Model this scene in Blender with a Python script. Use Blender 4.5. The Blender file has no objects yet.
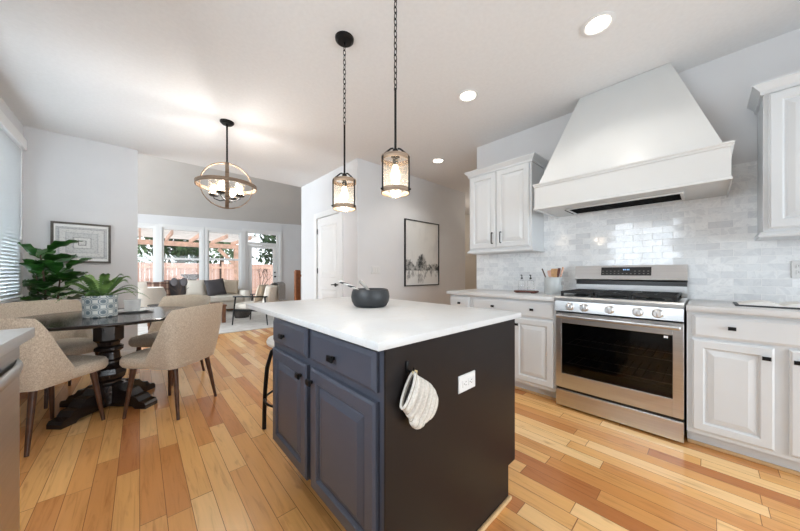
import bpy, bmesh, math, random
from mathutils import Vector, Matrix, Euler
SC = bpy.context.scene
COL = SC.collection
PI = math.pi
# ---------------------------------------------------------------- camera, light, exposure
cd = bpy.data.cameras.new('camera'); cam = bpy.data.objects.new('camera', cd); COL.objects.link(cam)
cam.location = (0, 0, 1.12); cam.rotation_euler = (PI/2, 0, -math.radians(42.6))
cd.sensor_width = 36; cd.lens = 36*283/800; cd.shift_y = 7/800; cd.clip_start = .05
SC.camera = cam
w = bpy.data.worlds.new('sky'); SC.world = w; w.use_nodes = True
w.node_tree.nodes['Background'].inputs[0].default_value = (.90, .95, 1, 1)
w.node_tree.nodes['Background'].inputs[1].default_value = 1.9
def area(name, loc, rot, sx, sy, power, color=(1, 1, 1)):
    l = bpy.data.lights.new(name, 'AREA'); l.shape = 'RECTANGLE'; l.size = sx; l.size_y = sy
    l.energy = power; l.color = color
    o = bpy.data.objects.new(name, l); COL.objects.link(o); o.location = loc; o.rotation_euler = rot
    return o
DAY = (.81, .905, 1)
area('sink_window_daylight', (-1.5, .9, 1.75), (0, -PI/2, 0), 1.6, 2.0, 95, DAY)
area('dining_window_daylight', (-1.6, 3.8, 1.8), (0, -PI/2, 0), 1.9, 2.1, 165, DAY)
area('rear_fill_light', (1.2, -2.9, 1.3), (PI/2, 0, 0), 3.4, 2.4, 98, (.84, .92, 1))  # fill added behind the camera, in the opening of an assumed glazed door
area('great_room_side_fill', (-4.6, 7.7, 1.9), (0, -PI/2, 0), 2.2, 3.0, 560, DAY)  # fill added to brighten the great room through an unseen side window
hl = bpy.data.lights.new('hall_fill_light', 'POINT'); hl.energy = 20; hl.shadow_soft_size = .1; hl.color = (1, .93, .85)  # added point fill brightening the hall; it has no fixture
ho = bpy.data.objects.new('hall_fill_light', hl); COL.objects.link(ho); ho.location = (5.9, 3.2, 2.5)
for p_, e_ in (((-.40, 1.35, 2.71), 24), ((.75, -.7, 2.71), 10)):  # two unseen spots added as kitchen fill, without fixtures
    sl = bpy.data.lights.new('kitchen_fill_spot', 'SPOT'); sl.energy = e_; sl.spot_size = 2.4; sl.spot_blend = .7; sl.shadow_soft_size = .07; sl.color = (.96, .98, 1)
    so = bpy.data.objects.new('kitchen_fill_spot', sl); COL.objects.link(so); so.location = p_
SC.view_settings.view_transform = 'Standard'; SC.view_settings.look = 'None'
SC.view_settings.exposure = 0.40; SC.view_settings.gamma = 1; SC.view_settings.use_curve_mapping = False

# ---------------------------------------------------------------- materials
def lin(r, g, b):
    f = lambda v: (v/255/12.92) if v <= 10 else ((v/255+.055)/1.055)**2.4
    return (f(r), f(g), f(b), 1)
class N:
    def __init__(s, name):
        s.m = bpy.data.materials.new(name); s.m.use_nodes = True; s.t = s.m.node_tree
        s.b = s.t.nodes['Principled BSDF']
    def n(s, typ, **kw):
        o = s.t.nodes.new(typ)
        for k, v in kw.items(): setattr(o, k, v)
        return o
    def l(s, a, b): s.t.links.new(a, b)
    def coord(s, scale=(1, 1, 1)):
        tc = s.n('ShaderNodeTexCoord'); mp = s.n('ShaderNodeMapping'); mp.inputs['Scale'].default_value = scale
        s.l(tc.outputs['Object'], mp.inputs['Vector']); return mp.outputs['Vector']
    def noise(s, vec, scale, detail=3, rough=.5, dist=0):
        o = s.n('ShaderNodeTexNoise'); o.inputs['Scale'].default_value = scale; o.inputs['Detail'].default_value = detail
        o.inputs['Roughness'].default_value = rough; o.inputs['Distortion'].default_value = dist
        if vec is not None: s.l(vec, o.inputs['Vector'])
        return o.outputs['Fac']
    def ramp(s, fac, stops, interp='LINEAR'):
        o = s.n('ShaderNodeValToRGB'); e = o.color_ramp.elements; o.color_ramp.interpolation = interp
        e[0].position, e[0].color = stops[0]; e[1].position, e[1].color = stops[-1]
        for p, c in stops[1:-1]:
            k = e.new(p); k.color = c
        s.l(fac, o.inputs['Fac']); return o.outputs['Color']
    def mix(s, fac, a, b, mode='MIX'):
        o = s.n('ShaderNodeMix', data_type='RGBA', blend_type=mode)
        for v, i in ((fac, 0), (a, 6), (b, 7)):
            if hasattr(v, 'links'): s.l(v, o.inputs[i])
            else: o.inputs[i].default_value = v
        return o.outputs[2]
    def math(s, op, a, b=None):
        o = s.n('ShaderNodeMath', operation=op)
        for v, i in ((a, 0), (b, 1)):
            if v is None: continue
            if hasattr(v, 'links'): s.l(v, o.inputs[i])
            else: o.inputs[i].default_value = v
        return o.outputs[0]
    def bump(s, h, strength=.2, dist=.002):
        o = s.n('ShaderNodeBump'); o.inputs['Strength'].default_value = strength; o.inputs['Distance'].default_value = dist
        s.l(h, o.inputs['Height']); s.l(o.outputs['Normal'], s.b.inputs['Normal'])
    def set(s, **kw):
        for k, v in kw.items():
            i = s.b.inputs[k]
            if hasattr(v, 'links'): s.l(v, i)
            else: i.default_value = v
        return s
def simple(name, rgb, rough=.5, metal=0, var=.04, nscale=20, bump=0, **kw):
    s = N(name); c = lin(*rgb)
    f = s.noise(s.coord(), nscale)
    d = tuple(max(0, v*(1-var*2)) for v in c[:3])+(1,); u = tuple(min(1, v*(1+var*2)) for v in c[:3])+(1,)
    s.set(**{'Base Color': s.ramp(f, [(.3, d), (.7, u)]), 'Roughness': rough, 'Metallic': metal, **kw})
    if bump: s.bump(f, bump)
    return s.m
M = {}
M['wall'] = simple('wall_paint', (216, 216, 217), .75, 0, .008, 3)
M['vault'] = simple('vault_ceiling_dimmed', (198, 195, 191), .8, 0, .008, 3)  # greyer than the kitchen ceiling; vault's weaker light partly put into the colour
M['ceil'] = simple('ceiling_paint', (222, 222, 222), .85, 0, .01, 40, .08)
M['hallwall'] = simple('hall_paint', (200, 194, 184), .8, 0, .01, 3)
M['halldoor'] = simple('hall_door_paint', (170, 160, 146), .6, 0, .02, 8)
M['white'] = simple('white_cabinet_paint', (209, 212, 214), .32, 0, .006, 6)
M['trimw'] = simple('white_trim_paint', (224, 224, 223), .4, 0, .006, 6)
M['hood'] = simple('white_hood_paint', (207, 208, 207), .33, 0, .006, 6)
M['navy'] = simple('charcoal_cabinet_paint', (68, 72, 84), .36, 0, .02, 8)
M['navyshaded'] = simple('charcoal_paint_shaded', (30, 26, 26), .34, 0, .02, 5, **{'Specular IOR Level': .22})  # same paint as the island fronts; its shade is put into the colour
M['black'] = simple('black_metal', (22, 22, 23), .42, .6, .04, 40)
M['blackp'] = simple('black_plastic', (16, 16, 17), .3, 0, .03, 40)
M['filter'] = simple('hood_filter_black', (9, 9, 9), .9, 0, 0, 10, 0, **{'Specular IOR Level': .1})
M['iron'] = simple('cast_iron', (30, 30, 31), .55, .3, .1, 90, .2)
M['tablewood'] = simple('ebony_table_wood', (34, 26, 24), .16, 0, .2, 12)
M['legwood'] = simple('walnut_leg_wood', (78, 48, 30), .4, 0, .2, 25)
M['chrome'] = simple('knob_chrome', (206, 206, 206), .34, 1, .02, 10)
M['linen'] = simple('cream_sofa_linen', (222, 214, 202), .95, 0, .03, 60, .2)
M['char'] = simple('charcoal_pillow_linen', (74, 70, 72), .95, 0, .05, 60, .2)
M['beigep'] = simple('beige_pillow_linen', (206, 190, 170), .95, 0, .04, 60, .2)
M['throw'] = simple('grey_knit_throw', (158, 154, 150), .95, 0, .12, 90, .4)
M['tanwood'] = simple('light_utensil_wood', (206, 160, 112), .5, 0, .08, 30)
M['pinkwood'] = simple('pink_beech_wood', (226, 184, 166), .5, 0, .05, 30)
M['mahog'] = simple('mahogany_tray_wood', (88, 44, 34), .4, 0, .1, 30)
M['coffwood'] = simple('coffee_table_wood', (122, 76, 46), .4, 0, .15, 14)
M['newel'] = simple('oak_newel_wood', (140, 82, 46), .4, 0, .12, 14)
M['basket'] = simple('dark_wicker', (78, 72, 68), .9, 0, .3, 80, .5)
M['bowl'] = simple('dark_stoneware', (40, 43, 46), .45, 0, .08, 60, .05)
M['spoon'] = simple('grey_horn', (150, 146, 140), .4, 0, .05, 40)
M['plate'] = simple('white_ceramic', (226, 226, 224), .25, 0, .01, 10)
M['slat'] = simple('blind_slat_vinyl', (196, 200, 202), .5, 0, .01, 10)
M['outlet'] = simple('white_outlet_plastic', (216, 216, 215), .35, 0, .005, 10)
M['slot'] = simple('outlet_slot', (60, 58, 56), .5, 0, 0, 10)
M['paper'] = simple('book_paper', (236, 234, 230), .8, 0, .02, 20)
M['cover'] = simple('dark_book_cover', (44, 46, 50), .5, 0, .05, 20)
M['strip'] = simple('maple_shoe_moulding', (206, 170, 124), .45, 0, .06, 20)
M['crock'] = simple('grey_glazed_crock', (184, 188, 188), .3, 0, .03, 14)
M['soil'] = simple('dark_soil', (54, 42, 34), 1, 0, .2, 60)
M['basketpot'] = simple('white_planter', (220, 218, 212), .5, 0, .02, 20)
M['patio'] = simple('pale_patio_concrete', (216, 214, 212), .9, 0, .06, 4)
M['perg'] = simple('cedar_pergola', (224, 184, 162), .7, 0, .1, 6)
M['pergw'] = simple('pale_lattice', (232, 226, 220), .7, 0, .05, 6)
M['trunk'] = simple('tree_bark', (92, 74, 62), .9, 0, .2, 10)
M['leaf1'] = simple('tree_leaf_dark', (58, 80, 50), .8, 0, .3, 3)
M['leaf2'] = simple('tree_leaf_pale', (128, 150, 112), .8, 0, .3, 3)
M['stone'] = simple('birdbath_stone', (126, 118, 116), .9, 0, .1, 12)
M['seatw'] = simple('white_stool_seat', (232, 228, 222), .5, 0, .02, 20)
M['dgrey'] = simple('appliance_side', (46, 46, 48), .5, .2, .03, 20)
M['wicker'] = simple('pampas_vase', (192, 158, 126), .8, 0, .1, 40)
def glassm(name, rough, tint, alpha):
    s = N(name); s.set(**{'Base Color': tint, 'Roughness': rough, 'Transmission Weight': 1, 'IOR': 1.3}); return s.m
def thin_glass(name, tint=(1, 1, 1, 1), refl=1):
    s = N(name); t = s.n('ShaderNodeBsdfTransparent'); t.inputs[0].default_value = tint
    g = s.n('ShaderNodeBsdfGlossy'); g.inputs['Roughness'].default_value = .02
    mx = s.n('ShaderNodeMixShader'); fr = s.n('ShaderNodeFresnel'); fr.inputs[0].default_value = 1.35
    s.l(s.math('MULTIPLY', fr.outputs[0], refl), mx.inputs[0]); s.l(t.outputs[0], mx.inputs[1]); s.l(g.outputs[0], mx.inputs[2])
    s.l(mx.outputs[0], s.t.nodes['Material Output'].inputs['Surface']); return s.m
M['pane'] = thin_glass('window_glass', (.97, .98, .98, 1))
M['clear'] = thin_glass('clear_bottle_glass', (.985, .99, .99, 1), .35)
def seeded():
    s = N('seeded_shade_glass'); t = s.n('ShaderNodeBsdfTransparent'); t.inputs[0].default_value = (.97, .94, .9, 1)
    d = s.n('ShaderNodeBsdfTranslucent'); d.inputs[0].default_value = (.95, .9, .82, 1)
    g = s.n('ShaderNodeBsdfGlossy'); g.inputs['Roughness'].default_value = .08
    v = s.n('ShaderNodeTexVoronoi'); v.inputs['Scale'].default_value = 120; s.l(s.coord(), v.inputs['Vector'])
    f = s.ramp(v.outputs['Distance'], [(.2, (.2, .2, .2, 1)), (.5, (.035, .035, .035, 1))])
    m1 = s.n('ShaderNodeMixShader'); s.l(f, m1.inputs[0]); s.l(t.outputs[0], m1.inputs[1]); s.l(d.outputs[0], m1.inputs[2])
    m2 = s.n('ShaderNodeMixShader'); m2.inputs[0].default_value = .08; s.l(m1.outputs[0], m2.inputs[1]); s.l(g.outputs[0], m2.inputs[2])
    s.l(m2.outputs[0], s.t.nodes['Material Output'].inputs['Surface']); return s.m
M['seeded'] = seeded()
def frost():
    s = N('frosted_cup_glass'); t = s.n('ShaderNodeBsdfTransparent'); d = s.n('ShaderNodeBsdfTranslucent'); d2 = s.n('ShaderNodeBsdfDiffuse')
    for q_ in (d, d2): q_.inputs[0].default_value = (.86, .87, .87, 1)
    a = s.n('ShaderNodeMixShader'); s.l(d.outputs[0], a.inputs[1]); s.l(d2.outputs[0], a.inputs[2])
    m = s.n('ShaderNodeMixShader'); m.inputs[0].default_value = .45; s.l(t.outputs[0], m.inputs[1]); s.l(a.outputs[0], m.inputs[2])
    s.l(m.outputs[0], s.t.nodes['Material Output'].inputs['Surface']); return s.m
M['frost'] = frost()
def emis(name, rgb, strength):
    s = N(name); s.set(**{'Base Color': lin(*rgb), 'Emission Color': lin(*rgb), 'Emission Strength': strength}); return s.m
M['bulb'] = emis('warm_bulb', (255, 226, 186), 9)
M['can'] = emis('recessed_lamp_lens', (255, 246, 232), 6)
M['digits'] = emis('display_digits', (150, 190, 235), .5)
def floor_mat():
    s = N('maple_plank_floor'); tc = s.n('ShaderNodeTexCoord'); sp = s.n('ShaderNodeSeparateXYZ'); s.l(tc.outputs['Object'], sp.inputs[0])
    W = .092
    row = s.math('FLOOR', s.math('DIVIDE', sp.outputs[0], W))
    wn = s.n('ShaderNodeTexWhiteNoise', noise_dimensions='1D'); s.l(row, wn.inputs['W'])
    L = s.math('ADD', s.math('MULTIPLY', wn.outputs['Value'], .45), .62)
    u = s.math('ADD', s.math('DIVIDE', sp.outputs[1], L), s.math('MULTIPLY', wn.outputs['Value'], 17.3))
    idx = s.math('FLOOR', u)
    cb = s.n('ShaderNodeCombineXYZ'); s.l(row, cb.inputs[0]); s.l(idx, cb.inputs[1])
    w2 = s.n('ShaderNodeTexWhiteNoise', noise_dimensions='2D'); s.l(cb.outputs[0], w2.inputs['Vector'])
    tone = s.ramp(w2.outputs['Value'], [(0, lin(188, 120, 70)), (.15, lin(213, 149, 88)), (.5, lin(230, 173, 106)), (.8, lin(240, 189, 124)), (1, lin(250, 211, 154))])
    # grain, shifted per plank
    cg = s.n('ShaderNodeCombineXYZ'); s.l(s.math('MULTIPLY', sp.outputs[0], 34), cg.inputs[0])
    s.l(s.math('ADD', s.math('MULTIPLY', sp.outputs[1], 2.2), s.math('MULTIPLY', w2.outputs['Value'], 40)), cg.inputs[1])
    g = s.noise(cg.outputs[0], 1.2, 6, .62, .8)
    col = s.mix(1, tone, s.ramp(g, [(.22, (.66, .58, .52, 1)), (.46, (.97, .96, .95, 1)), (.75, (1.06, 1.05, 1.04, 1))]), 'MULTIPLY')
    kn = s.noise(s.coord((9, 3, 1)), 1.7, 2)
    col = s.mix(s.ramp(kn, [(.66, (0, 0, 0, 1)), (.8, (.55, .55, .55, 1))]), col, lin(150, 92, 52))
    fx = s.math('FRACT', s.math('DIVIDE', sp.outputs[0], W)); fy = s.math('FRACT', u)
    gx = s.math('LESS_THAN', s.math('ABSOLUTE', s.math('SUBTRACT', fx, .5)), .486)
    gy = s.math('LESS_THAN', s.math('ABSOLUTE', s.math('SUBTRACT', fy, .5)), .4982)
    gap = s.math('MULTIPLY', gx, gy)
    col = s.mix(gap, lin(142, 94, 58), col)
    s.set(**{'Base Color': col, 'Roughness': s.ramp(g, [(.2, (.27, .27, .27, 1)), (.8, (.17, .17, .17, 1))])})
    s.bump(gap, .25, .001); return s.m
M['floor'] = floor_mat()
def tile_mat():
    s = N('marble_brick_tile'); tc = s.n('ShaderNodeTexCoord'); sp = s.n('ShaderNodeSeparateXYZ'); s.l(tc.outputs['Object'], sp.inputs[0])
    W, Hh = .127, .0535
    v = s.math('DIVIDE', s.math('SUBTRACT', sp.outputs[2], .916), Hh); row = s.math('FLOOR', v)
    u = s.math('ADD', s.math('DIVIDE', sp.outputs[1], W), s.math('MULTIPLY', s.math('MODULO', row, 2), .5)); ci = s.math('FLOOR', u)
    cb = s.n('ShaderNodeCombineXYZ'); s.l(row, cb.inputs[0]); s.l(ci, cb.inputs[1])
    wn = s.n('ShaderNodeTexWhiteNoise', noise_dimensions='2D'); s.l(cb.outputs[0], wn.inputs['Vector'])
    base = s.ramp(wn.outputs['Value'], [(0, lin(220, 222, 224)), (.35, lin(234, 236, 237)), (1, lin(245, 246, 246))])
    vadd = s.n('ShaderNodeVectorMath', operation='ADD'); s.l(tc.outputs['Object'], vadd.inputs[0]); s.l(wn.outputs['Color'], vadd.inputs[1])
    nz = s.noise(vadd.outputs[0], 9, 5, .6, 1.6)
    col = s.mix(s.ramp(nz, [(.40, (.34, .34, .34, 1)), (.5, (0, 0, 0, 1)), (.62, (.2, .2, .2, 1))]), base, lin(196, 199, 203))
    fx = s.math('ABSOLUTE', s.math('SUBTRACT', s.math('FRACT', u), .5)); fy = s.math('ABSOLUTE', s.math('SUBTRACT', s.math('FRACT', v), .5))
    mask = s.math('MULTIPLY', s.math('LESS_THAN', fx, .489), s.math('LESS_THAN', fy, .474))
    col = s.mix(mask, lin(238, 238, 238), col)
    s.set(**{'Base Color': col, 'Roughness': s.mix(mask, (.8, .8, .8, 1), (.09, .09, .09, 1))})
    # each tile tilts a touch, so reflections break at the joints
    nm = s.n('ShaderNodeVectorMath', operation='SUBTRACT'); s.l(wn.outputs['Color'], nm.inputs[0]); nm.inputs[1].default_value = (.5, .5, .5)
    sc = s.n('ShaderNodeVectorMath', operation='SCALE'); s.l(nm.outputs[0], sc.inputs[0]); sc.inputs['Scale'].default_value = .022
    ge = s.n('ShaderNodeNewGeometry'); ad = s.n('ShaderNodeVectorMath', operation='ADD'); s.l(ge.outputs['Normal'], ad.inputs[0]); s.l(sc.outputs[0], ad.inputs[1])
    no = s.n('ShaderNodeVectorMath', operation='NORMALIZE'); s.l(ad.outputs[0], no.inputs[0])
    bp = s.n('ShaderNodeBump'); bp.inputs['Strength'].default_value = .5; bp.inputs['Distance'].default_value = .002
    s.l(mask, bp.inputs['Height']); s.l(no.outputs[0], bp.inputs['Normal']); s.l(bp.outputs['Normal'], s.b.inputs['Normal'])
    return s.m
M['tile'] = tile_mat()
def quartz():
    s = N('white_quartz'); c = s.coord()
    n = s.noise(c, 2.2, 6, .6, 1.8)
    v = s.ramp(n, [(.47, (0, 0, 0, 1)), (.5, (.28, .28, .28, 1)), (.53, (0, 0, 0, 1))])
    f = s.noise(c, 5, 3)
    base = s.ramp(f, [(.35, lin(202, 203, 204)), (.65, lin(207, 208, 208))])
    s.set(**{'Base Color': s.mix(v, base, lin(196, 192, 186)), 'Roughness': .28, 'Specular IOR Level': .3}); return s.m
M['quartz'] = quartz()
def steel(name, axis):
    s = N(name); sc = [120, 120, 120]; sc[axis] = 2
    n = s.noise(s.coord(sc), 1, 2)
    tg = s.n('ShaderNodeTangent', direction_type='RADIAL', axis='Z')
    s.set(**{'Base Color': s.ramp(n, [(.3, lin(196, 196, 196)), (.7, lin(204, 204, 204))]), 'Metallic': 1, 'Roughness': .3, 'Anisotropic': .8, 'Tangent': tg.outputs[0]}); return s.m
M['steel'] = steel('brushed_steel', 1)
M['dwsteel'] = steel('brushed_dishwasher_steel', 1)
def ovenglass():
    s = N('oven_door_glass'); t = s.n('ShaderNodeBsdfTransparent'); t.inputs[0].default_value = (.5, .48, .46, 1)
    g = s.n('ShaderNodeBsdfGlossy'); g.inputs['Roughness'].default_value = .03
    mx = s.n('ShaderNodeMixShader'); fr = s.n('ShaderNodeFresnel'); fr.inputs[0].default_value = 1.4
    s.l(fr.outputs[0], mx.inputs[0]); s.l(t.outputs[0], mx.inputs[1]); s.l(g.outputs[0], mx.inputs[2])
    s.l(mx.outputs[0], s.t.nodes['Material Output'].inputs['Surface']); return s.m
M['oveng'] = ovenglass()
def fabric():
    s = N('oatmeal_tweed'); a = s.noise(s.coord((1, 1, 5)), 90, 3); b = s.noise(s.coord((6, 6, 1)), 70, 3)
    f = s.math('MULTIPLY', s.math('ADD', a, b), .5)
    s.set(**{'Base Color': s.ramp(f, [(.36, lin(176, 158, 138)), (.5, lin(208, 193, 173)), (.62, lin(231, 220, 204))]), 'Roughness': .95, 'Sheen Weight': .15})
    s.bump(f, .35, .002); return s.m
M['tweed'] = fabric()
def fern_pot():
    s = N('hexagon_pattern_glaze'); tc = s.n('ShaderNodeTexCoord'); sp = s.n('ShaderNodeSeparateXYZ'); s.l(tc.outputs['Object'], sp.inputs[0])
    ang = s.math('ARCTAN2', sp.outputs[1], sp.outputs[0])
    n = 7; u = s.math('MULTIPLY', ang, n/(2*PI)); v = s.math('DIVIDE', sp.outputs[2], .086)
    def cell(off):
        fu = s.math('SUBTRACT', s.math('FRACT', s.math('ADD', u, off)), .5); fv = s.math('SUBTRACT', s.math('FRACT', s.math('ADD', v, off)), .5)
        au = s.math('ABSOLUTE', fu); av = s.math('ABSOLUTE', fv)
        return s.math('MAXIMUM', s.math('MAXIMUM', au, av), s.math('MULTIPLY', s.math('ADD', au, av), .72))
    d = s.math('MINIMUM', cell(0), cell(.5))
    bands = s.ramp(d, [(0, lin(112, 128, 136)), (.19, lin(112, 128, 136)), (.195, lin(222, 224, 220)), (.255, lin(222, 224, 220)), (.26, lin(92, 118, 128)), (.325, lin(92, 118, 128)), (.33, lin(222, 224, 220)), (1, lin(222, 224, 220))])
    s.set(**{'Base Color': bands, 'Roughness': .35}); return s.m
M['fernpot'] = fern_pot()
def leafm(name, dark, light, rough=.35):
    s = N(name); c = s.coord(); n = s.noise(c, 14, 3)
    s.set(**{'Base Color': s.ramp(n, [(.3, lin(*dark)), (.7, lin(*light))]), 'Roughness': rough}); return s.m
M['fig'] = leafm('fig_leaf_green', (24, 66, 24), (58, 112, 42))
M['fern'] = leafm('fern_frond_green', (48, 88, 42), (122, 158, 82), .5)
def rug():
    s = N('cream_rug_pile'); n = s.noise(s.coord((1, 1, 1)), 6, 4, .6); s.set(**{'Base Color': s.ramp(n, [(.35, lin(206, 200, 194)), (.65, lin(228, 224, 218))]), 'Roughness': 1}); s.bump(s.noise(s.coord(), 220), .4, .004); return s.m
M['rug'] = rug()
def fence():
    s = N('red_cedar_fence'); tc = s.n('ShaderNodeTexCoord'); sp = s.n('ShaderNodeSeparateXYZ'); s.l(tc.outputs['Object'], sp.inputs[0])
    i = s.math('FLOOR', s.math('DIVIDE', sp.outputs[0], .14)); wn = s.n('ShaderNodeTexWhiteNoise', noise_dimensions='1D'); s.l(i, wn.inputs['W'])
    s.set(**{'Base Color': s.ramp(wn.outputs['Value'], [(0, lin(206, 166, 150)), (1, lin(226, 190, 174))]), 'Roughness': .9}); return s.m
M['fence'] = fence()
def plaid():
    s = N('brown_plaid_wool'); tc = s.n('ShaderNodeTexCoord'); sp = s.n('ShaderNodeSeparateXYZ'); s.l(tc.outputs['Object'], sp.inputs[0])
    a = s.math('LESS_THAN', s.math('FRACT', s.math('MULTIPLY', sp.outputs[0], 7)), .25); b = s.math('LESS_THAN', s.math('FRACT', s.math('MULTIPLY', sp.outputs[2], 7)), .25)
    c = s.mix(s.math('MULTIPLY', a, .7), lin(124, 92, 78), lin(206, 180, 160)); c = s.mix(s.math('MULTIPLY', b, .6), c, lin(66, 48, 44))
    s.set(**{'Base Color': c, 'Roughness': .95}); return s.m
M['plaid'] = plaid()
def art_tapestry():
    # concentric rectangles of fine grey ornament around a small diamond medallion
    s = N('ornament_print'); tc = s.n('ShaderNodeTexCoord'); sp = s.n('ShaderNodeSeparateXYZ'); s.l(tc.outputs['Object'], sp.inputs[0])
    ax = s.math('DIVIDE', s.math('ABSOLUTE', sp.outputs[0]), .205); az = s.math('DIVIDE', s.math('ABSOLUTE', sp.outputs[2]), .185)
    d = s.math('MAXIMUM', ax, az)
    bands = s.ramp(d, [(0, lin(216, 216, 214)), (.13, lin(90, 92, 94)), (.16, lin(222, 222, 220)), (.30, lin(214, 214, 212)), (.33, lin(160, 162, 164)), (.36, lin(206, 207, 206)), (.60, lin(186, 188, 190)), (.64, lin(216, 216, 214)), (.86, lin(180, 182, 184)), (.92, lin(198, 199, 200)), (.99, lin(150, 152, 154)), (1, lin(236, 236, 234))], 'CONSTANT')
    ck = s.n('ShaderNodeTexVoronoi'); ck.inputs['Scale'].default_value = 60; s.l(tc.outputs['Object'], ck.inputs['Vector'])
    c = s.mix(.6, bands, s.ramp(ck.outputs['Distance'], [(.1, (.55, .56, .57, 1)), (.5, (1, 1, 1, 1))]), 'MULTIPLY')
    c = s.mix(s.math('GREATER_THAN', d, 1.0), c, lin(236, 236, 234))
    s.set(**{'Base Color': c, 'Roughness': .35}); return s.m
M['tapestry'] = art_tapestry()
def art_trees():
    # misty lakeside: pale sky, a dark tree line low down and its broken reflection
    s = N('misty_tree_print'); tc = s.n('ShaderNodeTexCoord'); sp = s.n('ShaderNodeSeparateXYZ'); s.l(tc.outputs['Object'], sp.inputs[0])
    x, z = sp.outputs[0], sp.outputs[2]
    n1 = s.noise(s.coord((1, 1, 1)), 9, 6, .7); n2 = s.noise(s.coord((1, 1, .45)), 16, 5, .7); n3 = s.noise(s.coord((1, 1, 1)), 24, 4, .65)
    def hump(cx_, w_, h_): return s.math('MULTIPLY', s.math('MAXIMUM', s.math('SUBTRACT', 1, s.math('POWER', s.math('ABSOLUTE', s.math('DIVIDE', s.math('SUBTRACT', x, cx_), w_)), 2)), 0), h_)
    hh = s.math('ADD', s.math('MAXIMUM', s.math('MAXIMUM', hump(-.03, .17, .26), hump(-.36, .2, .17)), hump(.30, .3, .10)), .01)
    fld = s.math('ADD', s.math('SUBTRACT', hh, s.math('ADD', z, .27)), s.math('MULTIPLY', s.math('SUBTRACT', n3, .5), .22))
    above = s.math('MULTIPLY', s.ramp(fld, [(0, (0, 0, 0, 1)), (.05, (1, 1, 1, 1))]), s.math('GREATER_THAN', z, -.29))
    dep = s.math('MULTIPLY', above, s.ramp(n1, [(.38, (.3, .3, .3, 1)), (.58, (1, 1, 1, 1))]))
    fr_ = s.math('ADD', s.math('ADD', s.math('MULTIPLY', hh, .9), s.math('ADD', z, .31)), s.math('MULTIPLY', s.math('SUBTRACT', n2, .5), .30))
    refl = s.math('MULTIPLY', s.math('MULTIPLY', s.math('LESS_THAN', z, -.29), s.ramp(fr_, [(0, (0, 0, 0, 1)), (.1, (.8, .8, .8, 1))])), s.ramp(n2, [(.42, (0, 0, 0, 1)), (.6, (1, 1, 1, 1))]))
    mist = s.math('MULTIPLY', s.math('GREATER_THAN', z, -.30), s.ramp(s.noise(s.coord((3, 1, 1.6)), 1.6, 4), [(.5, (0, 0, 0, 1)), (.7, (.35, .35, .35, 1))]))
    c = s.mix(mist, lin(226, 227, 225), lin(176, 180, 180)); c = s.mix(dep, c, lin(52, 58, 60)); c = s.mix(refl, c, lin(96, 102, 104))
    s.set(**{'Base Color': c, 'Roughness': .3}); return s.m
M['treeprint'] = art_trees()
def twist():
    s = N('spiral_black_white'); wv = s.n('ShaderNodeTexWave'); wv.inputs['Scale'].default_value = 26; wv.bands_direction = 'DIAGONAL'; s.l(s.coord(), wv.inputs['Vector'])
    s.set(**{'Base Color': s.ramp(wv.outputs['Fac'], [(.45, lin(40, 40, 42)), (.55, lin(210, 208, 204))]), 'Roughness': .4}); return s.m
M['twist'] = twist()
def wring():
    s = N('weathered_grey_oak'); n = s.noise(s.coord((1, 1, 8)), 12, 4); s.set(**{'Base Color': s.ramp(n, [(.3, lin(104, 86, 70)), (.7, lin(160, 138, 116))]), 'Roughness': .6}); return s.m
M['ringwood'] = wring()
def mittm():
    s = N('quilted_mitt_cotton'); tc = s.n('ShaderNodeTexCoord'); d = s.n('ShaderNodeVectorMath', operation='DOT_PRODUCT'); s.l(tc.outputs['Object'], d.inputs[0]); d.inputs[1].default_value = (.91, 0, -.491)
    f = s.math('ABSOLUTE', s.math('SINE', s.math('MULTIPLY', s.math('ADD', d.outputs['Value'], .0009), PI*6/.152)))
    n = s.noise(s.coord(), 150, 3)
    c = s.mix(s.ramp(f, [(.06, (1, 1, 1, 1)), (.22, (0, 0, 0, 1))]), s.ramp(n, [(.3, lin(192, 186, 176)), (.7, lin(216, 211, 203))]), lin(146, 138, 126))  # stitching lines in the quilt grooves, darkened to stand for seam shade
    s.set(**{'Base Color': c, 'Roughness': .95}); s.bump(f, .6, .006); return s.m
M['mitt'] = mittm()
M['mittin'] = simple('mitt_lining', (128, 126, 124), .95, 0, .15, 120, .3)
M['cord'] = simple('jute_loop', (206, 186, 140), .9, 0, .1, 100)
M['sticker'] = simple('white_sticker', (232, 232, 232), .5, 0, .01, 20)

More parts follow.
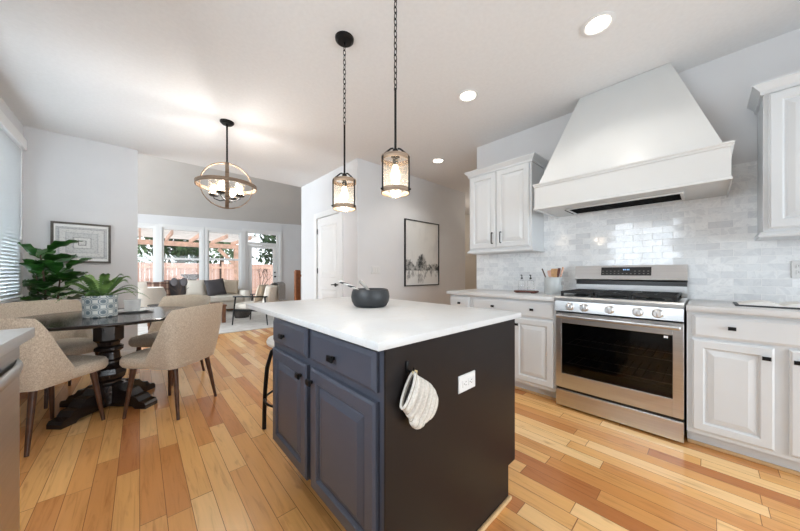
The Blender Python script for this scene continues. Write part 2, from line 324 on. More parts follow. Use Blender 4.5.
# ---------------------------------------------------------------- mesh helpers
class MB:
    def __init__(s): s.b = bmesh.new()
    def box(s, x0, x1, y0, y1, z0, z1, bev=0, seg=2):
        vs = [s.b.verts.new((x, y, z)) for x in (x0, x1) for y in (y0, y1) for z in (z0, z1)]
        fs = [s.b.faces.new([vs[i] for i in q]) for q in ((0, 1, 3, 2), (4, 6, 7, 5), (0, 4, 5, 1), (2, 3, 7, 6), (0, 2, 6, 4), (1, 5, 7, 3))]
        if bev:
            es = list({e for f in fs for e in f.edges}); bmesh.ops.bevel(s.b, geom=es, offset=bev, segments=seg, affect='EDGES', profile=.5)
        return s
    def lathe(s, prof, c=(0, 0, 0), seg=32, axis='Z', caps=True):
        rings = []
        for r, h in prof:
            ring = []
            for k in range(seg):
                a = 2*PI*k/seg; p = (r*math.cos(a), r*math.sin(a), h)
                if axis == 'X': p = (p[2], p[0], p[1])
                if axis == 'Y': p = (p[0], p[2], p[1])
                ring.append(s.b.verts.new((p[0]+c[0], p[1]+c[1], p[2]+c[2])))
            rings.append(ring)
        for a, b in zip(rings, rings[1:]):
            for k in range(seg): s.b.faces.new((a[k], a[(k+1) % seg], b[(k+1) % seg], b[k]))
        if caps:
            for r in (rings[0], rings[-1]):
                try: s.b.faces.new(r)
                except ValueError: pass
        return s
    def tube(s, pts, r, seg=10, closed=False, flat=None):
        pts = [Vector(p) for p in pts]; n = len(pts); rings = []
        rr = r if isinstance(r, (list, tuple)) else [r]*n
        prevn = None
        for i, p in enumerate(pts):
            if closed: t = pts[(i+1) % n]-pts[i-1]
            else: t = pts[min(i+1, n-1)]-pts[max(i-1, 0)]
            t.normalize()
            up = prevn if prevn is not None else (Vector((0, 0, 1)) if abs(t.z) < .9 else Vector((1, 0, 0)))
            a = (up-t*up.dot(t)); a.normalize(); b = t.cross(a); prevn = a
            fa, fb = flat if flat else (1, 1)
            rings.append([s.b.verts.new(p+(a*math.cos(2*PI*k/seg)*fa+b*math.sin(2*PI*k/seg)*fb)*rr[i]) for k in range(seg)])
        m = n if closed else n-1
        for i in range(m):
            A, B = rings[i], rings[(i+1) % n]
            for k in range(seg): s.b.faces.new((A[k], A[(k+1) % seg], B[(k+1) % seg], B[k]))
        if not closed: s.b.faces.new(rings[0]); s.b.faces.new(rings[-1])
        return s
    def prism(s, poly, fn0, fn1):      # poly of 2-D points, two maps to 3-D: the two end faces
        a = [s.b.verts.new(fn0(*p)) for p in poly]; b = [s.b.verts.new(fn1(*p)) for p in poly]; n = len(poly)
        s.b.faces.new(a); s.b.faces.new(b[::-1])
        for k in range(n): s.b.faces.new((a[k], a[(k+1) % n], b[(k+1) % n], b[k]))
        return s
    def hexa(s, bot, top):
        a = [s.b.verts.new(p) for p in bot]; b = [s.b.verts.new(p) for p in top]; n = len(a)
        s.b.faces.new(a); s.b.faces.new(b)
        for k in range(n): s.b.faces.new((a[k], a[(k+1) % n], b[(k+1) % n], b[k]))
        return s
    def rings(s, u0, u1, v0, v1, prof, mp):   # nested rectangular rings (inset, depth): doors and raised panels
        rs = []
        for ins, d in prof:
            rs.append([s.b.verts.new(mp(u, v, d)) for u, v in ((u0+ins, v0+ins), (u1-ins, v0+ins), (u1-ins, v1-ins), (u0+ins, v1-ins))])
        for A, B in zip(rs, rs[1:]):
            for k in range(4): s.b.faces.new((A[k], A[(k+1) % 4], B[(k+1) % 4], B[k]))
        s.b.faces.new(rs[-1]); s.b.faces.new(rs[0]); return s
    def grid(s, fn, nu, nv, wrapu=False):
        g = [[s.b.verts.new(fn(i/(nu if wrapu else nu-1), j/(nv-1))) for j in range(nv)] for i in range(nu)]
        for i in range(nu if wrapu else nu-1):
            for j in range(nv-1): s.b.faces.new((g[i][j], g[(i+1) % nu][j], g[(i+1) % nu][j+1], g[i][j+1]))
        return g
    def ball(s, c, rx, ry, rz, seg=16):
        r = bmesh.ops.create_uvsphere(s.b, u_segments=seg, v_segments=max(6, seg//2), radius=1)
        for v in r['verts']: v.co = Vector((v.co.x*rx+c[0], v.co.y*ry+c[1], v.co.z*rz+c[2]))
        return s
    def cushion(s, cx, cy, cz, sx, sy, sz, p=.35, n=14, rot=None):   # pillow: squarish soft slab, sz thick
        def f(sign):
            def q(u, v):
                a, b = u*2-1, v*2-1
                h = ((1-a**4)*(1-b**4))**.5*sz*sign
                k = 1-.06*(1-abs(a))*(abs(b))-.06*(1-abs(b))*abs(a)
                pt = Vector((a*sx*k, b*sy*k, h))
                if rot: pt = rot @ pt
                return pt+Vector((cx, cy, cz))
            return q
        s.grid(f(1), n, n); s.grid(f(-1), n, n); bmesh.ops.remove_doubles(s.b, verts=s.b.verts, dist=1e-5); return s
    def build(s, name, mat, parent=None, smooth=35, origin=None, sub=0):
        off = Vector(parent.location) if parent is not None and parent.get('_w', 1) else Vector((0, 0, 0))
        if parent is not None and parent.parent is not None: off = off+Vector(parent.parent.location)
        if origin is not None and parent is None: off = Vector(origin)
        if origin is not None and parent is not None: off = off+Vector(origin)-off if False else off
        bmesh.ops.recalc_face_normals(s.b, faces=s.b.faces)
        for v in s.b.verts: v.co -= off
        me = bpy.data.meshes.new(name); s.b.to_mesh(me); s.b.free()
        o = bpy.data.objects.new(name, me); COL.objects.link(o); me.materials.append(M[mat])
        if parent is not None: o.parent = parent
        elif origin is not None: o.location = origin
        if smooth:
            me.shade_smooth(); me.set_sharp_from_angle(angle=math.radians(smooth))
        if sub:
            md = o.modifiers.new('smooth', 'SUBSURF'); md.levels = sub; md.render_levels = sub
        return o
def thing(name, label, cat, loc=(0, 0, 0), group=None):
    o = bpy.data.objects.new(name, None); COL.objects.link(o); o.location = loc; o.empty_display_size = .1
    o['label'] = label; o['category'] = cat
    if group: o['group'] = group
    return o
def tag(o, label, cat, group=None):
    o['label'] = label; o['category'] = cat
    if group: o['group'] = group
    return o
def struct(o): o['kind'] = 'structure'; return o
def sthing(name, loc=(0, 0, 0)):
    o = bpy.data.objects.new(name, None); COL.objects.link(o); o.location = loc; o['kind'] = 'structure'; return o
def copy_tree(o, parent=None):
    c = o.copy(); COL.objects.link(c)
    if parent is not None: c.parent = parent
    for ch in list(o.children): copy_tree(ch, c)
    return c
def B(*a, **k): return MB().box(*a, **k)
RAISED = lambda t, fw: [(0, 0), (0, t-.006), (.004, t-.004), (.009, t), (fw-.004, t), (fw, t-.004), (fw+.004, t-.012), (fw+.012, t-.012), (fw+.016, t-.009), (fw+.042, t-.001), (fw+.043, t-.001)]
SLAB = lambda t: [(0, 0), (0, t-.010), (.004, t-.008), (.016, t), (.017, t)]

# ---------------------------------------------------------------- setting
CZ = 2.73
struct(B(-4.2, 7.5, -2.8, 10.35, -.1, 0).build('floor', 'floor', smooth=0))
c = MB(); c.box(-1.06, 7.5, -2.8, 3.33, CZ, CZ+.12); c.box(-1.06, 2.37, 3.33, 5.2, CZ, CZ+.12); c.box(2.37, 7.5, 3.33, 5.2, CZ, CZ+.12)
struct(c.build('ceiling', 'ceil', smooth=0))
# great room vault: far slope falls to the window wall, near slope rises from the header
c = MB()
zl, zr, RX0, RX1 = 2.44, 2.98, -4.2, 7.5
P = lambda x, y, z: (x, y, z)
c.hexa([P(RX0, 10.3, zl), P(RX1, 10.3, zr), P(RX1, 7.4, zr+1.3), P(RX0, 7.4, zl+1.3)], [P(RX0, 10.3, zl+.1), P(RX1, 10.3, zr+.1), P(RX1, 7.4, zr+1.4), P(RX0, 7.4, zl+1.4)])
c.hexa([P(RX0, 7.4, zl+1.3), P(RX1, 7.4, zr+1.3), P(RX1, 5.2, CZ+.2), P(RX0, 5.2, CZ+.2)], [P(RX0, 7.4, zl+1.4), P(RX1, 7.4, zr+1.4), P(RX1, 5.2, CZ+.3), P(RX0, 5.2, CZ+.3)])
struct(c.build('ceiling_vault', 'vault', smooth=0))
struct(B(3.2, 3.32, -2.8, 2.014, 0, CZ).build('wall_right', 'wall', smooth=0))
struct(B(3.188, 3.2, -2.0, 2.012, .88, 1.905).build('wall_right_tile', 'tile', smooth=0))
struct(B(3.32, 7.4, 1.9, 2.014, 0, CZ).build('wall_hall', 'hallwall', smooth=0))
struct(B(2.25, 4.86, 3.33, 3.45, 0, CZ).build('wall_back', 'wall', smooth=0))
w_ = MB(); w_.box(2.25, 2.37, 3.45, 3.79, 0, CZ); w_.box(2.25, 2.37, 4.55, 5.2, 0, CZ); w_.box(2.25, 2.37, 3.79, 4.55, 2.04, CZ); w_.box(2.37, 6.0, 5.08, 5.2, 0, CZ)
struct(w_.build('wall_pantry', 'wall', smooth=0))
struct(B(4.86, 7.4, 4.5, 4.6, 0, CZ).build('wall_hall_end', 'hallwall', smooth=0))
struct(B(7.4, 7.5, 1.9, 5.2, 0, CZ).build('wall_hall_side', 'hallwall', smooth=0))
struct(B(-.94, -.02, 5.08, 5.2, 0, CZ).build('wall_dining', 'wall', smooth=0))
w_ = MB()
def wall_x(mb, x0, x1, y0, y1, holes, z1=CZ):   # wall in the YZ plane with openings (ya, yb, za, zb)
    y = y0
    for ya, yb, za, zb in sorted(holes):
        mb.box(x0, x1, y, ya, 0, z1); mb.box(x0, x1, ya, yb, 0, za) if za > 0 else None; mb.box(x0, x1, ya, yb, zb, z1); y = yb
    mb.box(x0, x1, y, y1, 0, z1)
wall_x(w_, -1.06, -.94, -2.8, 5.2, [(.35, 1.45, 1.05, 2.15), (3.0, 4.78, .85, 2.36)])
struct(w_.build('wall_left', 'wall', smooth=0))
w_ = MB()
w_.box(-1.06, -.5, -2.8, -2.68, 0, CZ); w_.box(2.9, 3.2, -2.8, -2.68, 0, CZ); w_.box(-.5, 2.9, -2.8, -2.68, 2.3, CZ)
struct(w_.build('wall_front', 'wall', smooth=0))
w_ = MB(); wall_x(w_, -4.2, -4.08, 5.2, 10.3, [(6.3, 9.2, .6, 2.6)], 3.9); w_.box(-4.2, -1.06, 5.08, 5.2, 0, 3.0)
struct(w_.build('wall_great_left', 'wall', smooth=0))
struct(B(6.0, 6.12, 5.2, 10.3, 0, 4.3).build('wall_great_right', 'wall', smooth=0))
# window wall: openings (x0, x1, z0, z1)
OPEN = [(-.60, .31, .62, 2.36), (.45, 1.345, .62, 2.38), (1.50, 2.395, .62, 2.40), (2.53, 3.62, 0, 2.47)]
w_ = MB(); x = -4.2
for a, b, z0, z1 in OPEN:
    w_.box(x, a, 10.2, 10.3, 0, 2.62)
    if z0: w_.box(a, b, 10.2, 10.3, 0, z0)
    w_.box(a, b, 10.2, 10.3, z1, 2.62); x = b
w_.box(x, 6.0, 10.2, 10.3, 0, 2.62)
w_.hexa([(-4.2, 10.2, 2.62), (6.1, 10.2, 2.62), (6.1, 10.3, 2.62), (-4.2, 10.3, 2.62)], [(-4.2, 10.2, 2.625), (6.1, 10.2, 2.96), (6.1, 10.3, 2.96), (-4.2, 10.3, 2.625)])
struct(w_.build('wall_far', 'wall', smooth=0))
for k, (a, b, z0, z1) in enumerate(OPEN[:3]):
    t = sthing('window_%d' % (k+1), ((a+b)/2, 10.25, z0))
    f = MB(); zm = 1.49+.02*k
    for (p, q, r, s_) in ((a, a+.045, z0, z1), (b-.045, b, z0, z1), (a+.045, b-.045, z0, z0+.06), (a+.045, b-.045, z1-.05, z1)): f.box(p, q, 10.2, 10.28, r, s_)
    f.box(a+.045, b-.045, 10.215, 10.275, zm-.03, zm+.03); f.build('window_frame', 'trimw', t, 0)
    cs = MB()
    cs.box(a-.07, a, 10.175, 10.2, z0-.1, z1+.08); cs.box(b, b+.07, 10.175, 10.2, z0-.1, z1+.08); cs.box(a, b, 10.175, 10.2, z1, z1+.08); cs.box(a-.07, b+.07, 10.14, 10.2, z0-.03, z0); cs.build('window_casing', 'trimw', t, 0)
    g = MB(); g.box(a+.045, b-.045, 10.243, 10.247, z0+.06, zm-.03); g.box(a+.045, b-.045, 10.233, 10.237, zm+.03, z1-.05); g.build('pane', 'pane', t, 0)
t = sthing('door_1', (3.07, 10.25, 0))
f = MB(); a, b = 2.53, 3.62
f.box(a, a+.09, 10.2, 10.28, 0, 2.47); f.box(b-.09, b, 10.2, 10.28, 0, 2.47); f.box(a+.09, b-.09, 10.2, 10.28, 2.42, 2.47); f.box(a+.09, b-.09, 10.2, 10.28, 2.04, 2.13)
f.box(a-.07, a, 10.175, 10.2, 0, 2.55); f.box(b, b+.07, 10.175, 10.2, 0, 2.55); f.box(a, b, 10.175, 10.2, 2.47, 2.55); f.build('door_frame', 'trimw', t, 0)
f = MB(); f.box(2.63, 2.74, 10.22, 10.265, .01, 2.03); f.box(3.41, 3.52, 10.22, 10.265, .01, 2.03); f.box(2.74, 3.41, 10.22, 10.265, .01, .3); f.box(2.74, 3.41, 10.22, 10.265, 1.94, 2.03); f.build('door_leaf', 'trimw', t, 0)
g = MB(); g.box(2.74, 3.41, 10.24, 10.244, .3, 1.94); g.box(2.62, 3.53, 10.24, 10.244, 2.13, 2.42); g.build('pane', 'pane', t, 0)
h = MB(); h.lathe([(.028, 0), (.028, .012), (.012, .02), (.012, .05), (.028, .06), (.026, .08)], (3.465, 10.22, .98), 16, 'Y'); h.b.transform(Matrix.Translation((0, 10.22, 0)) @ Matrix.Scale(-1, 4, (0, 1, 0)) @ Matrix.Translation((0, -10.22, 0)))
h.lathe([(.026, -.014), (.026, 0)], (3.465, 10.22, 1.12), 16, 'Y'); h.build('door_knob', 'black', t)
# left windows
def left_window(n, y0, y1, z0, z1, grid):
    t = sthing('window_%d' % n, (-1.0, (y0+y1)/2, z0)); f = MB()
    for (p, q, r, s_) in ((y0, y0+.045, z0, z1), (y1-.045, y1, z0, z1), (y0+.045, y1-.045, z0, z0+.05), (y0+.045, y1-.045, z1-.05, z1)): f.box(-1.05, -.98, p, q, r, s_)
    f.box(-1.03, -.99, (y0+y1)/2-.02, (y0+y1)/2+.02, z0+.05, z1-.05)
    if grid:
        for i in range(1, 4): f.box(-1.02, -1.0, y0+.045, y1-.045, z0+(z1-z0)*i/4-.008, z0+(z1-z0)*i/4+.008)
        for i in (1, 3): f.box(-1.02, -1.0, y0+(y1-y0)*i/4-.008, y0+(y1-y0)*i/4+.008, z0+.05, z1-.05)
    f.build('window_frame', 'trimw', t, 0)
    cs = MB(); cs.box(-.94, -.915, y0-.075, y0, z0-.1, z1+.09); cs.box(-.94, -.915, y1, y1+.075, z0-.1, z1+.09); cs.box(-.94, -.915, y0, y1, z1, z1+.09); cs.box(-.94, -.90, y0-.075, y1+.075, z0-.03, z0); cs.build('window_casing', 'trimw', t, 0)
    B(-1.017, -1.013, y0+.045, y1-.045, z0+.05, z1-.05).build('pane', 'pane', t, 0)
left_window(4, 3.0, 4.78, .85, 2.36, False)
left_window(5, .35, 1.45, 1.05, 2.15, True)
t = sthing('window_6', (-4.1, 7.75, .6)); f = MB()  # unseen window, added so the side fill reaches the great room
for p, q, r, s_ in ((6.3, 6.36, .6, 2.6), (9.14, 9.2, .6, 2.6), (6.36, 9.14, .6, .66), (6.36, 9.14, 2.54, 2.6), (7.72, 7.78, .66, 2.54)): f.box(-4.18, -4.1, p, q, r, s_)
f.build('window_frame', 'trimw', t, 0); B(-4.15, -4.146, 6.36, 9.14, .66, 2.54).build('pane', 'pane', t, 0)
t = sthing('door_2_added', (1.2, -2.74, 0)); f = MB()  # unseen glazed rear door, added to give the fill light an opening
for p, q, r, s_ in ((-.5, -.42, 0, 2.3), (2.82, 2.9, 0, 2.3), (-.42, 2.82, 0, .07), (-.42, 2.82, 2.22, 2.3), (1.16, 1.24, .07, 2.22)): f.box(p, q, -2.78, -2.7, r, s_)
f.build('door_frame', 'trimw', t, 0); B(-.42, 2.82, -2.742, -2.738, .07, 2.22).build('pane', 'pane', t, 0)
# pantry door
t = sthing('door_3', (2.25, 4.17, 0))
mp = lambda u, v, d: (2.285-d, u, v)
d = MB(); d.rings(3.795, 4.545, .01, 2.035, [(0, 0), (0, .03), (.001, .03)], mp)
d.build('door_leaf', 'trimw', t, 0)
pn = MB()
for z0, z1 in ((.24, .86), (1.04, 1.90)):
    for (y0, y1) in ((3.90, 4.44),): pn.rings(y0, y1, z0, z1, [(0, 0), (0, .03), (.008, .036), (.02, .036), (.03, .031), (.055, .031), (.085, .037), (.086, .037)], mp)
pn.build('door_panel', 'trimw', t, 0)
cs = MB(); cs.box(2.228, 2.25, 3.70, 3.79, 0, 2.13); cs.box(2.228, 2.25, 4.55, 4.64, 0, 2.13); cs.box(2.228, 2.25, 3.79, 4.55, 2.04, 2.13); cs.build('door_casing', 'trimw', t, 0)
h = MB(); h.lathe([(.028, 0), (.028, .012), (.01, .016), (.01, .05)], (2.2, 3.86, .93), 16, 'X'); h.tube([(2.205, 3.86, .93), (2.2, 3.92, .932), (2.203, 3.98, .928)], .009, 8); h.build('door_handle', 'black', t)
for zz in (.25, 1.15, 1.82): B(2.244, 2.256, 4.535, 4.556, zz-.045, zz+.045, bev=.003).build('hinge', 'black', t)
# hall door
t = sthing('door_4', (5.6, 4.5, 0))
mp = lambda u, v, d: (u, 4.5-d, v)
d = MB(); d.rings(5.15, 5.95, .01, 2.03, [(0, 0), (0, .02), (.001, .02)], mp); d.build('door_leaf', 'halldoor', t, 0)
d = MB(); d.rings(5.27, 5.83, .25, .95, [(0, .02), (.02, .03), (.05, .022), (.08, .03), (.081, .03)], mp); d.rings(5.27, 5.83, 1.1, 1.9, [(0, .02), (.02, .03), (.05, .022), (.08, .03), (.081, .03)], mp); d.build('door_panel', 'halldoor', t, 0)
cs = MB(); cs.box(5.06, 5.15, 4.475, 4.5, 0, 2.12); cs.box(5.95, 6.04, 4.475, 4.5, 0, 2.12); cs.box(5.15, 5.95, 4.475, 4.5, 2.03, 2.12); cs.build('door_casing', 'halldoor', t, 0)
# baseboards
bb = MB(); bb.box(-.94, -.02, 5.066, 5.08, 0, .11); struct(bb.build('baseboard_dining', 'trimw', smooth=0))
struct(B(-.94, -.926, 1.75, 5.066, 0, .11).build('baseboard_left', 'trimw', smooth=0))
bb = MB(); bb.box(2.236, 2.25, 3.316, 3.70, 0, .11); bb.box(2.236, 2.25, 4.64, 5.2, 0, .11); struct(bb.build('baseboard_pantry', 'trimw', smooth=0))
struct(B(2.25, 4.86, 3.316, 3.33, 0, .11).build('baseboard_back', 'trimw', smooth=0))
struct(B(3.62+.08, 6.0, 10.186, 10.2, 0, .13).build('baseboard_far', 'trimw', smooth=0))

# ---------------------------------------------------------------- kitchen: range wall
KNOB = 'black'
def knob(mb, mp, u, v, d, hw=.016, hh=.0105):
    mb.rings(u-.006, u+.006, v-.006, v+.006, [(0, d), (0, d+.016)], mp)
    mb.rings(u-hw, u+hw, v-hh, v+hh, [(.004, d+.014), (0, d+.018), (0, d+.024), (.004, d+.028), (.005, d+.028)], mp)
MX = lambda X: (lambda u, v, d: (X-d, u, v))
def base_cab(label, y0, y1, drawers, doors, knobs_d, knobs_o):
    t = thing('base_cabinet', label, 'cabinet', (2.9, (y0+y1)/2, 0), 'white base cabinets along the range wall')
    b = MB(); b.box(2.605, 3.19, y0, y1, .1, .875); b.box(2.68, 3.19, y0, y1, 0, .1); b.build('carcass', 'white', t, 0)
    B(2.667, 2.68, y0, y1, .0, .022, bev=.004).build('shoe_moulding', 'strip', t)
    m = MX(2.605)
    for (a, c), ks in zip(drawers, knobs_d):
        dr = MB(); dr.rings(a, c, .715, .855, SLAB(.02), m); dr = dr.build('drawer', 'white', t, 12)
        for k in ks: kb = MB(); knob(kb, m, k, .788, .02); kb.build('knob', KNOB, dr)
    for (a, c), k in zip(doors, knobs_o):
        do = MB(); do.rings(a, c, .128, .70, RAISED(.02, .052), m); do = do.build('door', 'white', t, 12)
        if k is not None: kb = MB(); knob(kb, m, k, .64, .02); kb.build('knob', KNOB, do)
    return t
def _o(o): return o
# children of a part sit one level down: its own origin is the thing's
base_cab('narrow white base cabinet at the far left end of the range wall counter', 1.70, 1.985, [(1.724, 1.962)], [(1.724, 1.962)], [[1.842]], [1.75])
base_cab('wide white base cabinet with two-knob drawer just left of the steel range', .875, 1.70, [(.89, 1.675)], [(.89, 1.235), (1.275, 1.66)], [[1.443, 1.063]], [1.20, 1.31])
base_cab('white base cabinet right of the steel range, under the open book', -.745, .092, [(-.72, .068)], [(-.252, .068), (-.66, -.30)], [[-.097, -.51]], [-.222, -.327])
o = B(2.56, 3.187, .872, 2.006, .876, .912, bev=.004).build('worktop', 'quartz'); tag(o, 'white quartz worktop left of the range, carrying the utensil crock', 'worktop')
o = B(2.56, 3.187, -.9, .094, .876, .912, bev=.004).build('worktop', 'quartz'); tag(o, 'white quartz worktop right of the range, carrying the open book', 'worktop')
# upper cabinets
def crown(mb, y0, y1, x, z0, z1, out):
    prof = [(0, 0), (.012, 0), (.012, .02), (out*.45, (z1-z0)*.45), (out*.9, (z1-z0)*.8), (out, (z1-z0)*.82), (out, z1-z0), (0, z1-z0)]
    mb.prism(prof, lambda d, z: (x-d, y0-d, z0+z), lambda d, z: (x-d, y1+d, z0+z))
    for yy, sg in ((y0, -1), (y1, 1)):
        mb.prism(prof, lambda d, z: (x-d, yy+sg*d, z0+z), lambda d, z: (3.187, yy+sg*d, z0+z))
def upper(label, y0, y1, doors, handles):
    t = thing('wall_cabinet', label, 'cabinet', (3.19, (y0+y1)/2, 1.34), 'white wall cabinets flanking the hood')
    B(2.88, 3.187, y0, y1, 1.375, 2.27).build('carcass', 'white', t, 0)
    r = MB(); crown(r, y0, y1, 2.88, 2.23, 2.30, .045); r.build('crown_moulding', 'white', t, 30)
    r = MB(); r.prism([(0, 0), (.016, 0), (.022, .012), (.012, .03), (0, .035)], lambda d, z: (2.88-d, y0-d, 1.34+z), lambda d, z: (2.88-d, y1+d, 1.34+z)); r.box(2.88, 3.187, y0-.012, y1+.012, 1.34, 1.375); r.build('light_rail', 'white', t, 0)
    m = MX(2.88)
    for (a, b_), k in zip(doors, handles):
        d = MB(); d.rings(a, b_, 1.392, 2.225, RAISED(.02, .055), m); d = d.build('door', 'white', t, 12)
        h = MB(); h.tube([(2.86, k, 1.44), (2.835, k, 1.44), (2.832, k, 1.445), (2.832, k, 1.55), (2.835, k, 1.555), (2.86, k, 1.555)], .0055, 8); h.build('handle', KNOB, d)
    return t
upper('white two-door wall cabinet left of the range hood', 1.19, 1.91, [(1.57, 1.892), (1.21, 1.562)], [1.606, 1.505])
upper('white wall cabinet at the right edge, right of the range hood', -.92, -.235, [(-.57, -.255), (-.9, -.58)], [-.54, -.61])
# hood
t = thing('range_hood', 'large white tapered range hood above the steel range', 'hood', (3.19, .475, 1.676))
b = MB(); b.hexa([(2.605, -.065, 1.90), (2.605, 1.017, 1.90), (3.187, 1.017, 1.90), (3.187, -.065, 1.90)], [(2.988, .194, 2.728), (2.988, .80, 2.728), (3.187, .80, 2.728), (3.187, .194, 2.728)]); b.build('hood_chimney', 'hood', t, 0)
b = MB(); x0, x1, y0, y1 = 2.59, 3.187, -.095, 1.045
oy0, oy1, ox0, ox1 = .135, .845, 2.825, 3.10
b.box(x0, x1, y0, oy0, 1.69, 1.90); b.box(x0, x1, oy1, y1, 1.69, 1.90); b.box(x0, ox0, oy0, oy1, 1.69, 1.90); b.box(ox1, x1, oy0, oy1, 1.69, 1.90); b.build('hood_fascia', 'hood', t, 0)
r = MB()
prof = [(0, 0), (.006, .004), (.008, .014), (.014, .020), (.014, .030), (0, .030)]
r.prism(prof, lambda d, z: (x0-d, y0-d, 1.872+z), lambda d, z: (x0-d, y1+d, 1.872+z))
for yy, sg in ((y0, -1), (y1, 1)): r.prism(prof, lambda d, z: (x0-d, yy+sg*d, 1.872+z), lambda d, z: (x1, yy+sg*d, 1.872+z))
prof = [(0, 0), (.006, 0), (.006, .014), (.003, .018), (0, .02)]
r.prism(prof, lambda d, z: (x0-d, y0-d, 1.676+z), lambda d, z: (x0-d, y1+d, 1.676+z))
for yy, sg in ((y0, -1), (y1, 1)): r.prism(prof, lambda d, z: (x0-d, yy+sg*d, 1.676+z), lambda d, z: (x1, yy+sg*d, 1.676+z))
r.build('hood_moulding', 'hood', t, 0)
ins = MB(); ins.box(ox0, ox1, oy0, oy1, 1.686, 1.70)
for i in range(24): ins.box(ox0+.02, ox1-.02, oy0+.02+i*.031, oy0+.034+i*.031, 1.683, 1.686)
ins.build('filter', 'filter', t, 0)
fr = MB()
for p, q, r_, s_ in ((ox0-.02, ox0, oy0-.02, oy1+.02), (ox1, ox1+.02, oy0-.02, oy1+.02), (ox0, ox1, oy0-.02, oy0), (ox0, ox1, oy1, oy1+.02)): fr.box(p, q, r_, s_, 1.678, 1.69, bev=.003)
fr.build('filter_frame', 'hood', t)
# range
t = thing('gas_range', 'stainless steel gas range with black oven window below the hood', 'range', (2.88, .482, 0))
Y0, Y1 = .104, .864
b = MB(); b.box(2.60, 3.18, Y0+.004, Y0+.02, .03, .89); b.box(2.60, 3.18, Y1-.02, Y1-.004, .03, .89); b.box(3.16, 3.18, Y0+.02, Y1-.02, .03, .89); b.box(2.60, 3.16, Y0+.02, Y1-.02, .03, .17); b.box(2.60, 3.16, Y0+.02, Y1-.02, .80, .885); b.build('body', 'dgrey', t, 0)
cv = MB(); cv.box(2.64, 3.14, Y0+.03, Y1-.03, .18, .19); cv.box(3.13, 3.15, Y0+.03, Y1-.03, .19, .78); cv.build('oven_liner', 'dgrey', t, 0)
rk = MB()
for zz in (.36, .52):
    for i in range(13): rk.tube([(2.66, Y0+.06+i*.053, zz), (3.12, Y0+.06+i*.053, zz)], .0025, 5)
    rk.tube([(2.66, Y0+.05, zz), (2.66, Y1-.05, zz)], .004, 6); rk.tube([(2.9, Y0+.05, zz), (2.9, Y1-.05, zz)], .0035, 6)
rk.build('oven_rack', 'chrome', t)
for yy in (Y0+.05, Y1-.05):
    for xx in (2.64, 3.1): MB().lathe([(.018, 0), (.018, .012), (.012, .03)], (xx, yy, 0), 12).build('foot', 'blackp', t)
d = MB(); m = MX(2.61); zb, zt = .172, .79
W0, W1, V0, V1 = Y0+.052, Y1-.042, .288, .706
def slabs(mb, X0, X1):
    mb.box(X0, X1, Y0, W0, zb, zt, bev=.002); mb.box(X0, X1, W1, Y1, zb, zt, bev=.002); mb.box(X0, X1, W0, W1, zb, V0, bev=.002); mb.box(X0, X1, W0, W1, V1, zt, bev=.002)
slabs(d, 2.575, 2.61); door = d.build('oven_door', 'steel', t, 0)
B(2.582, 2.588, W0, W1, V0, V1).build('oven_window', 'oveng', door, 0)
B(2.576, 2.583, Y0+.075, Y0+.095, V1-.022, V1-.008).build('sticker', 'sticker', door, 0)
h = MB(); h.box(2.535, 2.553, Y0+.012, Y1-.012, .748, .775, bev=.007, seg=3); h.box(2.553, 2.576, Y0+.02, Y0+.05, .75, .772, bev=.003); h.box(2.553, 2.576, Y1-.05, Y1-.02, .75, .772, bev=.003); h.build('door_handle', 'steel', door)
B(2.577, 2.60, Y0, Y1, .02, .15, bev=.003).build('storage_drawer', 'steel', t, 0)
B(2.59, 2.6, Y0+.004, Y1-.004, .15, .172).build('drawer_gap', 'blackp', t, 0)
c = MB(); c.prism([(2.575, .80), (2.553, .805), (2.56, .886), (2.60, .886), (2.60, .80)], lambda x, z: (x, Y0, z), lambda x, z: (x, Y1, z)); c.build('control_panel', 'steel', t, 30)
for y in (.755, .653, .491, .33, .227):
    k = MB(); k.lathe([(.031, 0), (.031, .006), (.026, .010), (.025, .03), (.021, .034), (.0001, .034)], (0, 0, 0), 24, 'X'); k.box(.014, .037, -.004, .004, -.02, .02, bev=.002)
    k.b.transform(Matrix.Translation((2.557, y, .846)) @ Matrix.Rotation(PI, 4, 'Z')); k.build('control_knob', 'chrome', t)
c = MB(); c.prism([(2.55, .89), (2.55, .912), (2.562, .924), (3.08, .924), (3.08, .89)], lambda x, z: (x, Y0-.002, z), lambda x, z: (x, Y1+.002, z)); c.build('cooktop', 'steel', t, 30)
B(2.60, 3.06, Y0+.03, Y1-.03, .924, .928).build('burner_well', 'blackp', t, 0)
for x, y in ((2.71, Y0+.15), (2.71, Y1-.15), (2.95, Y0+.15), (2.95, Y1-.15), (2.83, .484)):
    k = MB(); k.lathe([(.05, .928), (.05, .935), (.036, .937), (.036, .945), (.0001, .947)], (x, y, 0), 20); k.build('burner', 'iron', t)
for y0, y1 in ((Y0+.03, Y0+.262), (Y0+.268, Y1-.268), (Y1-.262, Y1-.03)):
    g = MB()
    for y in (y0+.008, y1-.008): g.box(2.595, 3.06, y-.007, y+.007, .95, .966, bev=.003)
    for x in (2.602, 2.71, 2.83, 2.95, 3.053): g.box(x-.007, x+.007, y0+.015, y1-.015, .95, .966)
    for x in (2.605, 3.05):
        for y in (y0+.01, y1-.01): g.box(x-.008, x+.008, y-.008, y+.008, .928, .951)
    ym = (y0+y1)/2
    for x in (2.71, 2.95): g.box(x-.06, x+.06, ym-.006, ym+.006, .951, .965)
    g.build('grate', 'iron', t)
b = MB(); b.box(3.10, 3.18, Y0, Y1, .89, 1.01); b.prism([(3.10, 1.045), (3.072, 1.06), (3.10, 1.182), (3.18, 1.182), (3.18, 1.045)], lambda x, z: (x, Y0, z), lambda x, z: (x, Y1, z)); b.build('backguard', 'steel', t, 0)
B(3.11, 3.17, Y0+.004, Y1-.004, 1.01, 1.045).build('vent_slot', 'blackp', t, 0)
